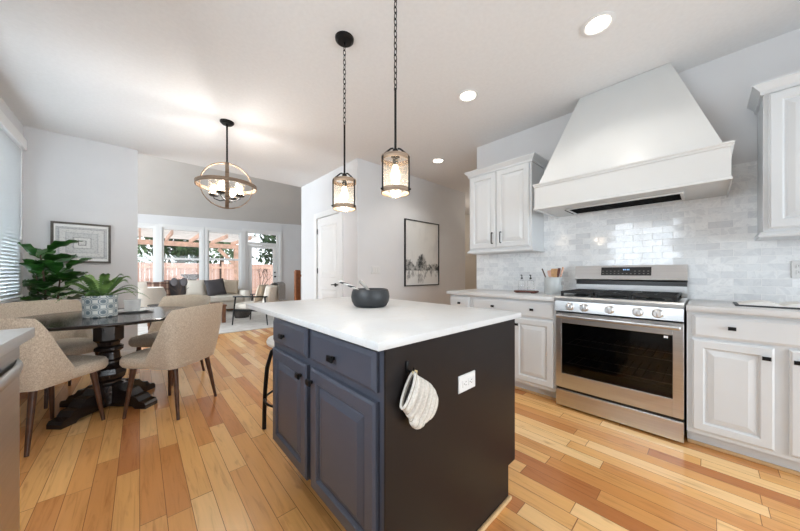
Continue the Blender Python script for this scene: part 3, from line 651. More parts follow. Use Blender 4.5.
dp = MB(); q = lambda z: 3.07+(z-1.06)*(.028/.122)
dp.hexa([(q(1.095)-.002, .313, 1.095), (q(1.095)-.002, .655, 1.095), (q(1.095)+.02, .655, 1.095), (q(1.095)+.02, .313, 1.095)], [(q(1.166)-.002, .313, 1.166), (q(1.166)-.002, .655, 1.166), (q(1.166)+.02, .655, 1.166), (q(1.166)+.02, .313, 1.166)])
disp = dp.build('display', 'blackp', t, 0)
# small lit clock readout (too small to read in the photograph) and rows of touch keys
dg = MB()
for y in (.494, .483, .469, .458): dg.box(q(1.15)-.0045, q(1.15)-.002, y-.0035, y+.0035, 1.138, 1.150)
dg.build('clock_readout', 'digits', disp, 0)
ky = MB()
for r_ in range(2):
    for i in range(12):
        y = .64-i*.028; z = 1.108+r_*.022
        if .43 < y < .51 and r_ == 1: continue
        ky.box(q(z)-.0035, q(z)-.001, y-.005, y+.005, z, z+.004)
ky.build('touch_keys', 'spoon', disp, 0)
# things on the range wall counters
CT = .912
t = thing('utensil_crock', 'pale grey crock of wooden utensils left of the range', 'crock', (2.93, 1.005, CT))
b = MB(); b.lathe([(.0001, 0), (.076, 0), (.079, .006), (.079, .158), (.076, .163), (.071, .16), (.071, .012), (.0001, .012)], (2.93, 1.005, CT), 40, caps=False); b.build('jar', 'crock', t)
b = MB(); b.tube([(2.91, .928, CT+.125), (2.91, .912, CT+.12), (2.91, .912, CT+.10), (2.91, .928, CT+.095)], .006, 8); b.build('jar_handle', 'chrome', t)
def utensil(name, label, p0, p1, r, mat, blade=None):
    o = MB(); o.tube([p0, p1], [r*.8, r], 10)
    a = Vector(p0); v = (Vector(p1)-a).normalized()
    if blade:
        wd, ln, th = blade; e = Vector(p1); s_ = Vector((0, 1, 0)); s_ = (s_-v*s_.dot(v)).normalized(); nrm = v.cross(s_)
        pts = [(-.3, 0), (-.9, .15), (-1, .5), (-1, .92), (-.85, 1), (.85, 1), (1, .92), (1, .5), (.9, .15), (.3, 0)]
        o.prism(pts, lambda a_, b_: e+s_*a_*wd+v*(b_*ln-.01)+nrm*th, lambda a_, b_: e+s_*a_*wd+v*(b_*ln-.01)-nrm*th)
    o = o.build(name, mat, origin=p0); tag(o, label, 'utensil', 'utensils in the crock'); return o
z = CT+.014
utensil('wooden_spoon', 'thin brown stick leaning far left in the utensil crock', (2.93, 1.02, z), (2.945, 1.115, CT+.245), .006, 'legwood')
utensil('wooden_spatula', 'broad tan wooden spatula in the middle of the crock', (2.94, 1.0, z), (2.95, .998, CT+.17), .007, 'tanwood', (.036, .085, .004))
utensil('wooden_spoon', 'pale pink-tan spatula standing left in the crock', (2.965, 1.01, z), (2.972, 1.043, CT+.17), .006, 'pinkwood', (.022, .07, .004))
utensil('wooden_spoon', 'brown narrow turner right of the broad spatula in the crock', (2.93, .99, z), (2.925, .962, CT+.18), .007, 'mahog', (.011, .08, .004))
utensil('wooden_spoon', 'tan straight handle second from right in the crock', (2.95, .985, z), (2.958, .93, CT+.26), .006, 'tanwood')
utensil('wooden_spoon', 'pink-tan handle leaning farthest right in the crock', (2.92, .985, z), (2.918, .912, CT+.25), .006, 'pinkwood')
o = MB(); o.box(2.86, 2.97, 1.155, 1.365, CT+.006, CT+.024, bev=.004); 
for y in (1.18, 1.34): o.box(2.87, 2.96, y-.012, y+.012, CT, CT+.007)
tag(o.build('soap_tray', 'mahog', origin=(2.91, 1.26, CT)), 'small dark red wooden tray holding two clear bottles', 'tray')
for y, s_ in ((1.305, 'left'), (1.215, 'right')):
    t = thing('soap_bottle', '%s clear glass pump bottle on the dark wooden tray' % s_, 'bottle', (2.915, y, CT+.024), 'pump bottles on the tray')
    b = MB(); b.lathe([(.034, 0), (.036, .004), (.036, .09), (.03, .1), (.012, .108), (.012, .118)], (2.915, y, CT+.024), 24); b.build('bottle_body', 'clear', t)
    b = MB(); b.lathe([(.010, .116), (.010, .132), (.004, .134), (.004, .150), (.006, .152), (.006, .160)], (2.915, y, CT+.024), 14); b.tube([(2.915, y, CT+.182), (2.895, y, CT+.184), (2.888, y, CT+.178)], .003, 8); b.build('pump', 'blackp', t)
# open book
t = thing('open_book', 'open book with dark cover lying on right-hand worktop', 'book', (2.84, -.3, CT))
b = MB(); b.box(2.722, 2.962, -.475, -.115, CT, CT+.009, bev=.003); b.build('cover', 'cover', t)
for sg in (-1, 1):
    b = MB()
    fn = lambda u, v: (2.738+v*.214, -.297+sg*u*.165, CT+.010+.024*math.sin(PI*min(1, u*1.05))**.8*(1-.5*u)+.002)
    g1 = b.grid(fn, 14, 4); g0 = b.grid(lambda u, v: (2.738+v*.214, -.297+sg*u*.165, CT+.009), 14, 4)
    for gi, gj in ((0, 0), (0, 3)):
        for i in range(13): b.b.faces.new((g1[i][gj], g1[i+1][gj], g0[i+1][gj], g0[i][gj]))
    for i in (0, 13):
        for j in range(3): b.b.faces.new((g1[i][j], g1[i][j+1], g0[i][j+1], g0[i][j]))
    b.build('pages', 'paper', t)
# outlets and switch
def outlet(name, label, mp, u, v, hw, hh, n, horiz, cat, root):
    t = thing(name, label, cat, root)
    b = MB(); b.rings(u-hw, u+hw, v-hh, v+hh, [(0, 0), (0, .003), (.004, .006), (.005, .006)], mp); b.build('cover_plate', 'outlet', t, 0)
    for i in range(n):
        off = (i-(n-1)/2)*(.04 if cat == 'outlet' else .046); uu, vv = (u+off, v) if horiz else (u, v+off)
        if cat == 'outlet':
            b = MB(); b.rings(uu-.017, uu+.017, vv-.014, vv+.014, [(0, .006), (0, .008), (.002, .009), (.003, .009)], mp); k = b.build('socket', 'outlet', t, 0)
            b = MB()
            for a, e in ((-.006, .003), (.006, .003)):
                if horiz: b.rings(uu+e-.004, uu+e+.004, vv+a-.0012, vv+a+.0012, [(0, .009), (0, .0095)], mp)
                else: b.rings(uu+a-.0012, uu+a+.0012, vv+e-.004, vv+e+.004, [(0, .009), (0, .0095)], mp)
            gx, gz = (uu-.008, vv) if horiz else (uu, vv-.008)
            b.rings(gx-.002, gx+.002, gz-.002, gz+.002, [(0, .009), (0, .0095)], mp); b.build('slots', 'slot', k, 0)
        else:
            b = MB(); b.rings(uu-.016, uu+.016, vv-.033, vv+.033, [(0, .006), (0, .009), (.002, .010), (.003, .010)], mp); b.build('rocker', 'outlet', t, 0)
    return t
outlet('wall_outlet', 'white power outlet on the marble tile at the right edge', MX(3.188), -.41, 1.14, .036, .058, 2, False, 'outlet', (3.188, -.41, 1.08))
outlet('wall_outlet', 'white power outlet on the dark island end panel', lambda u, v, d: (u, .668-d, v), .984, .674, .058, .034, 2, True, 'outlet', (.984, .668, .64))
outlet('light_switch', 'white three-rocker light switch plate left of the tree picture', lambda u, v, d: (u, 3.33-d, v), 2.57, 1.157, .082, .058, 3, True, 'switch', (2.57, 3.33, 1.1))

# ---------------------------------------------------------------- island
t = thing('kitchen_island', 'charcoal kitchen island cabinet with two drawers and two doors', 'kitchen island', (.98, 1.17, 0))
IX0, IX1, IY0, IY1 = .562, 1.408, .676, 1.665
b = MB(); b.box(IX0, IX1, IY0, IY1, .192, .888); b.box(.70, 1.338, IY0, IY1-.05, 0, .192); b.build('carcass', 'navy', t, 0)
b = MB(); b.prism([(IX0-.008, .18), (.692, .18), (.692, 0), (1.342, 0), (1.342, .165), (1.412, .165), (1.412, .886), (IX0-.008, .886)], lambda x, z: (x, .668, z), lambda x, z: (x, .676, z)); b.build('end_panel', 'navyshaded', t, 0)
b = MB(); b.box(.68, 1.352, .652, .668, 0, .02, bev=.006); b.box(.68, .699, .669, IY1-.05, 0, .02, bev=.006); b.build('shoe_moulding', 'strip', t)
m = MX(IX0)
for (y0, y1), k in (((1.205, 1.632), 1.459), ((.708, 1.160), .956)):
    d = MB(); d.rings(y0, y1, .738, .868, [(0, 0), (0, .012), (.004, .014), (.016, .022), (.017, .022)], m); d = d.build('drawer', 'navy', t, 12)
    kb = MB(); knob(kb, m, k, .797, .02, .017, .012); kb.build('knob', KNOB, d)
for (y0, y1), k in (((1.205, 1.632), 1.250), ((.708, 1.160), 1.140)):
    d = MB(); d.rings(y0, y1, .195, .708, RAISED(.022, .055), m); d = d.build('door', 'navy', t, 12)
    kb = MB(); knob(kb, m, k, .655, .02, .017, .012); kb.build('knob', KNOB, d)
o = B(.511, 1.446, .648, 2.052, .889, .915, bev=.003).build('worktop', 'quartz'); tag(o, 'white quartz worktop on the dark island, under the stone bowl', 'worktop')
# hook and mitt
t = thing('wall_hook', 'small black hook on the island end panel', 'hook', (.645, .668, .80))
h = MB(); h.box(.638, .652, .662, .668, .79, .83, bev=.002); h.tube([(.645, .662, .80), (.645, .645, .797), (.645, .638, .806), (.645, .636, .816)], .004, 8); h.build('hook_body', 'black', t)
t = thing('oven_mitt', 'cream quilted oven mitt hanging on the dark island end panel', 'oven mitt', (.645, .64, .80))
ax = Vector((.806, 0, -.592)).normalized(); cr = Vector((.475, 0, .88)).normalized()   # along the mitt, across it
org = Vector((.618, .634, .752))
def mitt_pt(u, v, inset=0, depth0=0):
    s_ = v*.165
    wid = (.054+.014*math.sin(min(1, v*1.3)*PI*.7))*(1-max(0, (v-.42)/.58)**2.2)**.5 if v < 1 else 0
    wid = max(wid-inset, .0005); th = max((.024-.006*v)*(1-max(0, (v-.7)/.3)**2)**.5 if v < 1 else .0005, .0005)-inset*.5
    rid = .62+.6*abs(math.sin(v*PI*6))**.6
    a = u*2*PI; ca, sa = math.cos(a), math.sin(a)
    q_ = math.copysign(abs(sa)**.8, sa)
    drop = -.010*math.sin(PI*min(1, v))      # body sags below the axis, toward the thumb side
    return org+ax*s_+cr*(ca*wid+drop)+Vector((0, 1, 0))*(q_*th*rid)
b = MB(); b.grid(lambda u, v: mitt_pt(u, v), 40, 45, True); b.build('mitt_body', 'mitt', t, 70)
b = MB(); b.grid(lambda u, v: mitt_pt(u, v*.4+.005, .007), 40, 6, True); b.build('lining', 'mittin', t, 70)
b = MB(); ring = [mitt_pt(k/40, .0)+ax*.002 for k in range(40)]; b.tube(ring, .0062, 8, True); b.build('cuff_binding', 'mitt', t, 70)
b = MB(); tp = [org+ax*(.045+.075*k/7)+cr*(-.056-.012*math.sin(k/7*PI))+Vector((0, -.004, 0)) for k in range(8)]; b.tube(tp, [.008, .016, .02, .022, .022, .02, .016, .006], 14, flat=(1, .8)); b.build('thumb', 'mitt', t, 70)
b = MB(); c0 = mitt_pt(0, .02); hk = Vector((.645, .640, .806)); b.tube([c0, c0*.5+hk*.5+Vector((-.008, -.003, 0)), hk, c0*.45+hk*.55+Vector((.012, -.003, 0)), c0+Vector((.008, 0, -.004))], .0028, 6); b.build('hanging_loop', 'cord', t)
# bowl on the island
t = thing('mixing_bowl', 'dark grey stoneware bowl on the white island worktop', 'bowl', (1.03, 1.385, .915))
b = MB(); b.lathe([(.0001, .0), (.085, .0), (.098, .008), (.112, .035), (.116, .06), (.112, .088), (.105, .104), (.100, .106), (.098, .100), (.104, .06), (.09, .014), (.0001, .012)], (1.03, 1.385, .915), 48, caps=False); b.build('bowl_body', 'bowl', t)
o = MB(); o.tube([(1.04, 1.36, .94), (.955, 1.455, 1.03), (.905, 1.51, 1.062), (.893, 1.523, 1.068)], [.006, .0085, .0095, .008], 12); tag(o.build('whisk', 'twist', origin=(1.04, 1.36, .94)), 'black and white spiral-handled utensil leaning left out of the dark bowl', 'utensil')
o = MB(); o.tube([(1.06, 1.35, .935), (1.02, 1.40, 1.02), (1.0, 1.44, 1.06), (.995, 1.448, 1.072)], [.005, .008, .013, .006], 12, flat=(1, .6)); tag(o.build('spoon', 'spoon', origin=(1.06, 1.35, .935)), 'grey spoon standing upright in the dark bowl', 'spoon')
# stool
t = thing('bar_stool', 'black metal bar stool with white seat under far end of island', 'stool', (.84, 2.06, 0))
b = MB(); b.lathe([(.0001, .60), (.17, .60), (.185, .612), (.19, .63), (.18, .65), (.15, .657), (.0001, .66)], (.84, 2.06, 0), 32, caps=False); b.build('seat', 'seatw', t)
for k in range(4):
    a = PI/4+k*PI/2+.35; c_, s_ = math.cos(a), math.sin(a)
    b = MB(); b.tube([(.84+c_*r_, 2.06+s_*r_, z_) for r_, z_ in ((.10, .598), (.155, .55), (.185, .44), (.198, .28), (.203, .12), (.204, .004))], .014, 10); b.build('leg', 'black', t)
b = MB(); b.tube([(  .84+.2*math.cos(k*PI/18), 2.06+.2*math.sin(k*PI/18), .22) for k in range(36)], .008, 8, True); b.build('foot_ring', 'black', t)

# ---------------------------------------------------------------- left counter
t = thing('base_cabinet', 'counter end cabinet beside the dishwasher at the left edge', 'cabinet', (-.6, 1.68, 0))
b = MB(); b.box(-.93, -.325, 1.665, 1.70, 0, .874); b.build('end_panel', 'dwsteel', t, 0)
t = thing('dishwasher', 'stainless steel dishwasher at the lower left edge', 'dishwasher', (-.6, 1.36, 0))
B(-.90, -.335, 1.06, 1.66, .09, .872).build('body', 'dgrey', t, 0)
B(-.88, -.39, 1.065, 1.655, 0, .09).build('toe_kick', 'blackp', t, 0)
d = B(-.335, -.315, 1.062, 1.662, .10, .865, bev=.004).build('door', 'dwsteel', t, 0)
h = MB(); h.tube([(-.318, 1.645, .80), (-.305, 1.60, .80), (-.295, 1.52, .80), (-.292, 1.36, .80), (-.295, 1.20, .80), (-.305, 1.12, .80), (-.318, 1.08, .80)], .013, 12, flat=(1.5, .7)); h.build('handle', 'dwsteel', d, 60)
t = thing('sink_cabinet', 'white sink base cabinet beside the dishwasher', 'cabinet', (-.6, .3, 0))
b = MB(); b.box(-.93, -.335, -.6, 1.055, .1, .874); b.box(-.93, -.4, -.6, 1.055, 0, .1); b.build('carcass', 'white', t, 0)
o = B(-.937, -.29, -.6, 1.713, .878, .915, bev=.004).build('worktop', 'quartz'); tag(o, 'white quartz worktop corner above the dishwasher', 'worktop')

# ---------------------------------------------------------------- ceiling lights
for (x, y), lb in zip(((2.185, .481), (2.198, 1.476), (3.156, 2.625)), ('round recessed ceiling light nearest the camera, left of the hood', 'round recessed ceiling light above the left wall cabinet', 'small far recessed ceiling light near the tree picture')):
    t = thing('recessed_light', lb, 'ceiling light', (x, y, CZ-.01), 'recessed ceiling lights')
    b = MB(); b.lathe([(.092, 0), (.095, -.006), (.075, -.010), (.066, -.004), (.066, 0)], (x, y, CZ), 36, caps=False); b.build('trim_ring', 'trimw', t)
    b = MB(); b.lathe([(.0001, -.005), (.066, -.005), (.066, -.001), (.0001, -.001)], (x, y, CZ), 32, caps=False); b.build('lens', 'can', t)
    l = bpy.data.lights.new('recessed_lamp', 'SPOT'); l.energy = 9 if x < 3 else 16; l.spot_size = 2.3; l.spot_blend = .6; l.shadow_soft_size = .06; l.color = (1, .95, .88)
    lo = bpy.data.objects.new('recessed_lamp', l); COL.objects.link(lo); lo.parent = t; lo.location = (0, 0, -.03)
def link(mb, c, L, r, turn):
    pts = []
    for k in range(16):
        a = 2*PI*k/16; u, v = math.cos(a)*.009, math.sin(a)*L/2
        pts.append((c[0]+(u if turn else 0), c[1]+(0 if turn else u), c[2]+v))
    mb.tube(pts, r, 6, True)
def pendant(x, y, label):
    t = thing('pendant_lantern', label, 'pendant light', (x, y, CZ), 'pendant lanterns over the island')
    b = MB(); b.lathe([(.0001, CZ-.03), (.045, CZ-.028), (.062, CZ-.014), (.064, CZ), (.0001, CZ)], (x, y, 0), 32, caps=False); b.tube([(x, y, CZ-.03), (x, y, CZ-.05)], .006, 8); b.build('canopy', 'black', t)
    b = MB(); z_ = CZ-.065; k = 0
    while z_ > 2.13: link(b, (x, y, z_), .042, .0026, k % 2); z_ -= .033; k += 1
    b.build('chain', 'black', t)
    b = MB(); b.tube([(x, y, 2.135), (x, y, 1.775)], .0065, 10); b.lathe([(.012, 1.80), (.016, 1.792), (.016, 1.776), (.024, 1.772), (.024, 1.755), (.012, 1.75)], (x, y, 0), 16); b.build('rod', 'black', t)
    for zc in (1.745, 1.568):
        b = MB(); b.lathe([(.073, zc-.012), (.079, zc-.012), (.079, zc+.012), (.073, zc+.012), (.073, zc-.012)], (x, y, 0), 40, caps=False); b.build('band', 'ringwood', t)
    for k in range(3):
        a = k*2*PI/3+.9; c_, s_ = math.cos(a), math.sin(a)
        b = MB(); b.tube([(x+c_*.016, y+s_*.016, 1.80), (x+c_*.03, y+s_*.03, 1.795), (x+c_*.068, y+s_*.068, 1.76), (x+c_*.082, y+s_*.082, 1.742), (x+c_*.082, y+s_*.082, 1.56)], .005, 6, flat=(1, 1)); b.ball((x+c_*.088, y+s_*.088, 1.568), .006, .006, .006, 8); b.build('strap', 'black', t)
    b = MB(); b.lathe([(.072, 1.548), (.072, 1.757)], (x, y, 0), 40, caps=False); b.build('glass_shade', 'seeded', t)
    b = MB(); b.lathe([(.014, 1.748), (.016, 1.74), (.016, 1.715), (.012, 1.71)], (x, y, 0), 16); b.build('socket', 'black', t)
    b = MB(); b.lathe([(.0001, 1.605), (.014, 1.612), (.024, 1.635), (.026, 1.655), (.018, 1.69), (.012, 1.71), (.0001, 1.712)], (x, y, 0), 20, caps=False); b.build('bulb', 'bulb', t)
    l = bpy.data.lights.new('pendant_lamp', 'POINT'); l.energy = 3; l.shadow_soft_size = .03; l.color = (1, .88, .72)
    lo = bpy.data.objects.new('pendant_lamp', l); COL.objects.link(lo); lo.parent = t; lo.location = (0, 0, 1.60-CZ)
pendant(1.037, 1.692, 'caged glass pendant over the far end of the island, left one')
pendant(1.037, 1.165, 'caged glass pendant over the near end of the island, right one')
# chandelier
cx, cy = .687, 3.48
t = thing('orb_chandelier', 'round wood-ring chandelier with four glass shades over dining area', 'chandelier', (cx, cy, CZ))
b = MB(); b.lathe([(.0001, CZ-.03), (.05, CZ-.028), (.066, CZ-.012), (.068, CZ), (.0001, CZ)], (cx, cy, 0), 32, caps=False); b.build('canopy', 'black', t)
b = MB(); b.tube([(cx, cy, CZ-.03), (cx, cy, 2.29)], .009, 10); b.build('stem', 'black', t)
def hoop(r, wid, th, ang, horiz=False, n=64):
    mb = MB(); G = []
    for k in range(n):
        a = 2*PI*k/n; row = []
        for (rr, ww) in ((r, -wid), (r+th, -wid), (r+th, wid), (r, wid)):
            if horiz: p = Vector((math.cos(a)*rr, math.sin(a)*rr, ww))
            else:
                p = Vector((math.cos(a)*rr, ww, math.sin(a)*rr)); p = Matrix.Rotation(ang, 3, 'Z') @ p
            row.append(mb.b.verts.new(p+Vector((cx, cy, 2.046))))
        G.append(row)
    for k in range(n):
        A, C = G[k], G[(k+1) % n]
        for j in range(4): mb.b.faces.new((A[j], A[(j+1) % 4], C[(j+1) % 4], C[j]))
    return mb
va = -math.radians(11)
hoop(.236, .017, .008, va).build('ring', 'ringwood', t)
hoop(.236, .017, .008, va+PI/2).build('ring', 'ringwood', t)
hoop(.275, .019, .010, 0, True).build('ring', 'ringwood', t)
b = MB(); b.tube([(cx, cy, 2.29), (cx, cy, 1.81)], .011, 10)
for k in range(4):
    a = va+PI/4+.36+k*PI/2; c_, s_ = math.cos(a), math.sin(a); b.tube([(cx, cy, 1.90), (cx+c_*.07, cy+s_*.07, 1.885), (cx+c_*.13, cy+s_*.13, 1.91), (cx+c_*.13, cy+s_*.13, 1.935)], .006, 8)
    b.lathe([(.0001, 1.93), (.035, 1.932), (.045, 1.94), (.045, 1.948), (.0001, 1.948)], (cx+c_*.13, cy+s_*.13, 0), 20, caps=False)
b.build('arm', 'black', t)
for k in range(4):
    a = va+PI/4+.36+k*PI/2; px, py = cx+math.cos(a)*.13, cy+math.sin(a)*.13
    s_ = MB(); s_.lathe([(.043, 1.948), (.047, 1.98), (.047, 2.10)], (px, py, 0), 28, caps=False); s_ = s_.build('glass_shade', 'seeded', t)
    b = MB(); b.lathe([(.0001, 1.96), (.012, 1.962), (.014, 1.985), (.024, 2.01), (.024, 2.03), (.012, 2.055), (.0001, 2.058)], (px, py, 0), 16, caps=False); b.build('bulb', 'bulb', t)
l = bpy.data.lights.new('chandelier_lamp', 'POINT'); l.energy = 22; l.shadow_soft_size = .07; l.color = (1, .95, .90)
lo = bpy.data.objects.new('chandelier_lamp', l); COL.objects.link(lo); lo.parent = t; lo.location = (0, 0, 2.0-CZ)

# ---------------------------------------------------------------- pictures
def framed(name, label, x0, x1, z0, z1, y, art, fm, fw, mat_w, artorigin=None):
    t = thing(name, label, 'picture', ((x0+x1)/2, y, z0))
    f = MB()
    for p, q_, r_, s_ in ((x0, x0+fw, z0, z1), (x1-fw, x1, z0, z1), (x0+fw, x1-fw, z0, z0+fw), (x0+fw, x1-fw, z1-fw, z1)): f.box(p, q_, y-.03, y, r_, s_)
    f.build('frame', fm, t, 0)
    o = B(-(x1-x0)/2+fw, (x1-x0)/2-fw, -.004, .004, -(z1-z0)/2+fw, (z1-z0)/2-fw)
    me = bpy.data.meshes.new('print'); bmesh.ops.recalc_face_normals(o.b, faces=o.b.faces); o.b.to_mesh(me); o.b.free(); me.materials.append(M[art])
    p = bpy.data.objects.new('print', me); COL.objects.link(p); p.parent = t; p.location = (0, -.012, (z1-z0)/2)
M['framegrey'] = simple('grey_frame_wood', (92, 86, 80), .5, 0, .08, 20)
M['frameblk'] = simple('thin_black_frame', (34, 34, 35), .4, 0, .03, 20)
framed('framed_print', 'grey framed ornamental print on the dining wall above the plant', -.747, -.266, 1.235, 1.708, 5.08, 'tapestry', 'framegrey', .022, .03)
framed('framed_print', 'thin black framed misty tree picture on the wall beyond the island', 3.15, 4.004, .895, 1.995, 3.33, 'treeprint', 'frameblk', .016, 0)

# ---------------------------------------------------------------- blind
t = thing('window_blind', 'white slatted blind in the left dining window', 'blind', (-.905, 3.89, 2.42))
b = MB(); b.box(-.915, -.872, 2.93, 4.85, 2.40, 2.51, bev=.006); b.build('valance', 'trimw', t, 0)
b = MB(); z_ = .90
while z_ < 2.39:
    b.hexa([(-.913, 2.96, z_-.018), (-.911, 2.96, z_-.018), (-.893, 2.96, z_+.015), (-.895, 2.96, z_+.015)], [(-.913, 4.80, z_-.018), (-.911, 4.80, z_-.018), (-.893, 4.80, z_+.015), (-.895, 4.80, z_+.015)]); z_ += .034
b.build('slats', 'slat', t, 0)
B(-.912, -.88, 2.96, 4.80, .858, .876, bev=.004).build('bottom_rail', 'trimw', t, 0)
b = MB(); b.tube([(-.882, 4.7, 2.4), (-.882, 4.7, 1.5)], .003, 6); b.lathe([(.003, 1.5), (.009, 1.48), (.009, 1.46), (.003, 1.45)], (-.882, 4.7, 0), 10); b.build('cord', 'outlet', t)

# ---------------------------------------------------------------- dining table
tx, ty = -.19, 3.42
t = thing('dining_table', 'round dark dining table on carved pedestal', 'table', (tx, ty, 0))
b = MB(); b.lathe([(.0001, .735), (.57, .735), (.588, .74), (.60, .75), (.60, .756), (.592, .762), (.0001, .762)], (tx, ty, 0), 72, caps=False); b.build('tabletop', 'tablewood', t)
b = MB(); b.lathe([(.18, .715), (.38, .72), (.39, .735), (.18, .735)], (tx, ty, 0), 8, caps=False); b.build('apron', 'tablewood', t, 20)
def octo(mb, prof):
    mb.lathe(prof, (tx, ty, 0), 8, caps=True)
b = MB(); octo(b, [(.12, .72), (.12, .705), (.098, .695), (.098, .56), (.075, .54), (.07, .51), (.095, .495), (.095, .475), (.07, .455), (.075, .40), (.09, .385), (.09, .37), (.072, .355), (.105, .32), (.115, .28), (.105, .24), (.08, .215), (.08, .2), (.105, .185), (.105, .04), (.10, .03)]); b.b.transform(Matrix.Translation((tx, ty, 0)) @ Matrix.Rotation(PI/8, 4, 'Z') @ Matrix.Translation((-tx, -ty, 0))); b.build('pedestal', 'tablewood', t, 20)
for k in range(4):
    a = PI/4+k*PI/2+.0; R_ = Matrix.Rotation(a, 4, 'Z')
    prof = [(.05, .02), (.05, .19), (.12, .185), (.16, .15), (.21, .145), (.25, .10), (.29, .095), (.315, .06), (.36, .05), (.372, .03), (.372, 0), (.28, 0), (.26, .02)]
    b = MB(); b.prism(prof, lambda x_, z_: (x_, -.055, z_), lambda x_, z_: (x_, .055, z_)); b.b.transform(Matrix.Translation((tx, ty, 0)) @ R_); b.build('foot', 'tablewood', t, 20)
# things on the table
TZ = .762
fx, fy = -.235, 3.34
t = thing('potted_fern', 'green fern in hexagon-patterned pot on the dining table', 'plant', (fx, fy, TZ))
b = MB(); b.lathe([(.0001, 0), (.094, 0), (.10, .006), (.103, .165), (.101, .172), (.094, .172), (.092, .15), (.0001, .15)], (fx, fy, TZ), 48, caps=False); pot = b.build('pot', 'fernpot', t)
b = MB(); b.lathe([(.0001, .152), (.091, .15), (.0001, .156)], (fx, fy, TZ), 24, caps=False); b.build('soil', 'soil', t)
rnd = random.Random(4)
def frond(mb, base, az, L, rise, droop, wid):
    n = 16; d_ = Vector((math.cos(az), math.sin(az), 0)); sd = Vector((-d_.y, d_.x, 0)); pts = []
    for i in range(n+1):
        s_ = i/n; pts.append(base+d_*(L*s_*(1-.12*s_))+Vector((0, 0, rise*math.sin(min(1, s_*1.0)*PI*.55)-droop*s_**2.6)))
    mb.tube(pts, [.0022*(1-.7*i/n) for i in range(n+1)], 5)
    for i in range(2, n+1):
        s_ = i/n; w_ = wid*math.sin(PI*(s_*.86+.12))**.8; tg = (pts[i]-pts[i-1]).normalized()
        for sg in (-1, 1):
            r0 = pts[i]-tg*.006; r1 = pts[i]+tg*.008; tip = pts[i]+sd*sg*w_+tg*w_*.55+Vector((0, 0, -.12*w_)); mid = pts[i]+sd*sg*w_*.5+tg*w_*.5+Vector((0, 0, .004))
            v = [mb.b.verts.new(p) for p in (r0, (r0+tip)/2+sd*0, tip, mid+tg*.007, r1)]
            mb.b.faces.new(v)
b = MB()
for k in range(22):
    az = k*2.399+rnd.uniform(-.2, .2); inner = k/22
    frond(b, Vector((fx+math.cos(az)*.03, fy+math.sin(az)*.03, TZ+.153)), az, .13+.16*inner+rnd.uniform(-.02, .03), .20-.12*inner+rnd.uniform(-.02, .03), .02+.08*inner, .034)
b.build('fronds', 'fern', t, 0)
def plate(name, label, x, y, z_, r, group):
    o = MB(); o.lathe([(.0001, 0), (r*.6, 0), (r*.64, .004), (r*.97, .014), (r, .017), (r*.97, .019), (r*.62, .008), (.0001, .006)], (x, y, z_), 40, caps=False)
    o = o.build(name, 'plate', origin=(x, y, z_)); tag(o, label, 'plate', group); return o
plate('dinner_plate', 'white dinner plate on the dining table behind the fern pot', -.03, 3.56, TZ, .135, None)
t = thing('glass_tumbler', 'clear glass cup standing on the plate behind the fern', 'glass', (-.05, 3.57, TZ+.009))
b = MB(); b.lathe([(.0001, 0), (.05, 0), (.054, .01), (.06, .10), (.058, .10), (.051, .012), (.0001, .008)], (-.05, 3.57, TZ+.0095), 28, caps=False); b.build('cup_body', 'frost', t)
b = MB(); b.lathe([(.058, .098), (.061, .099), (.061, .103), (.058, .103), (.058, .098)], (-.05, 3.57, TZ+.0095), 28, caps=False); b.build('rim', 'plate', t)

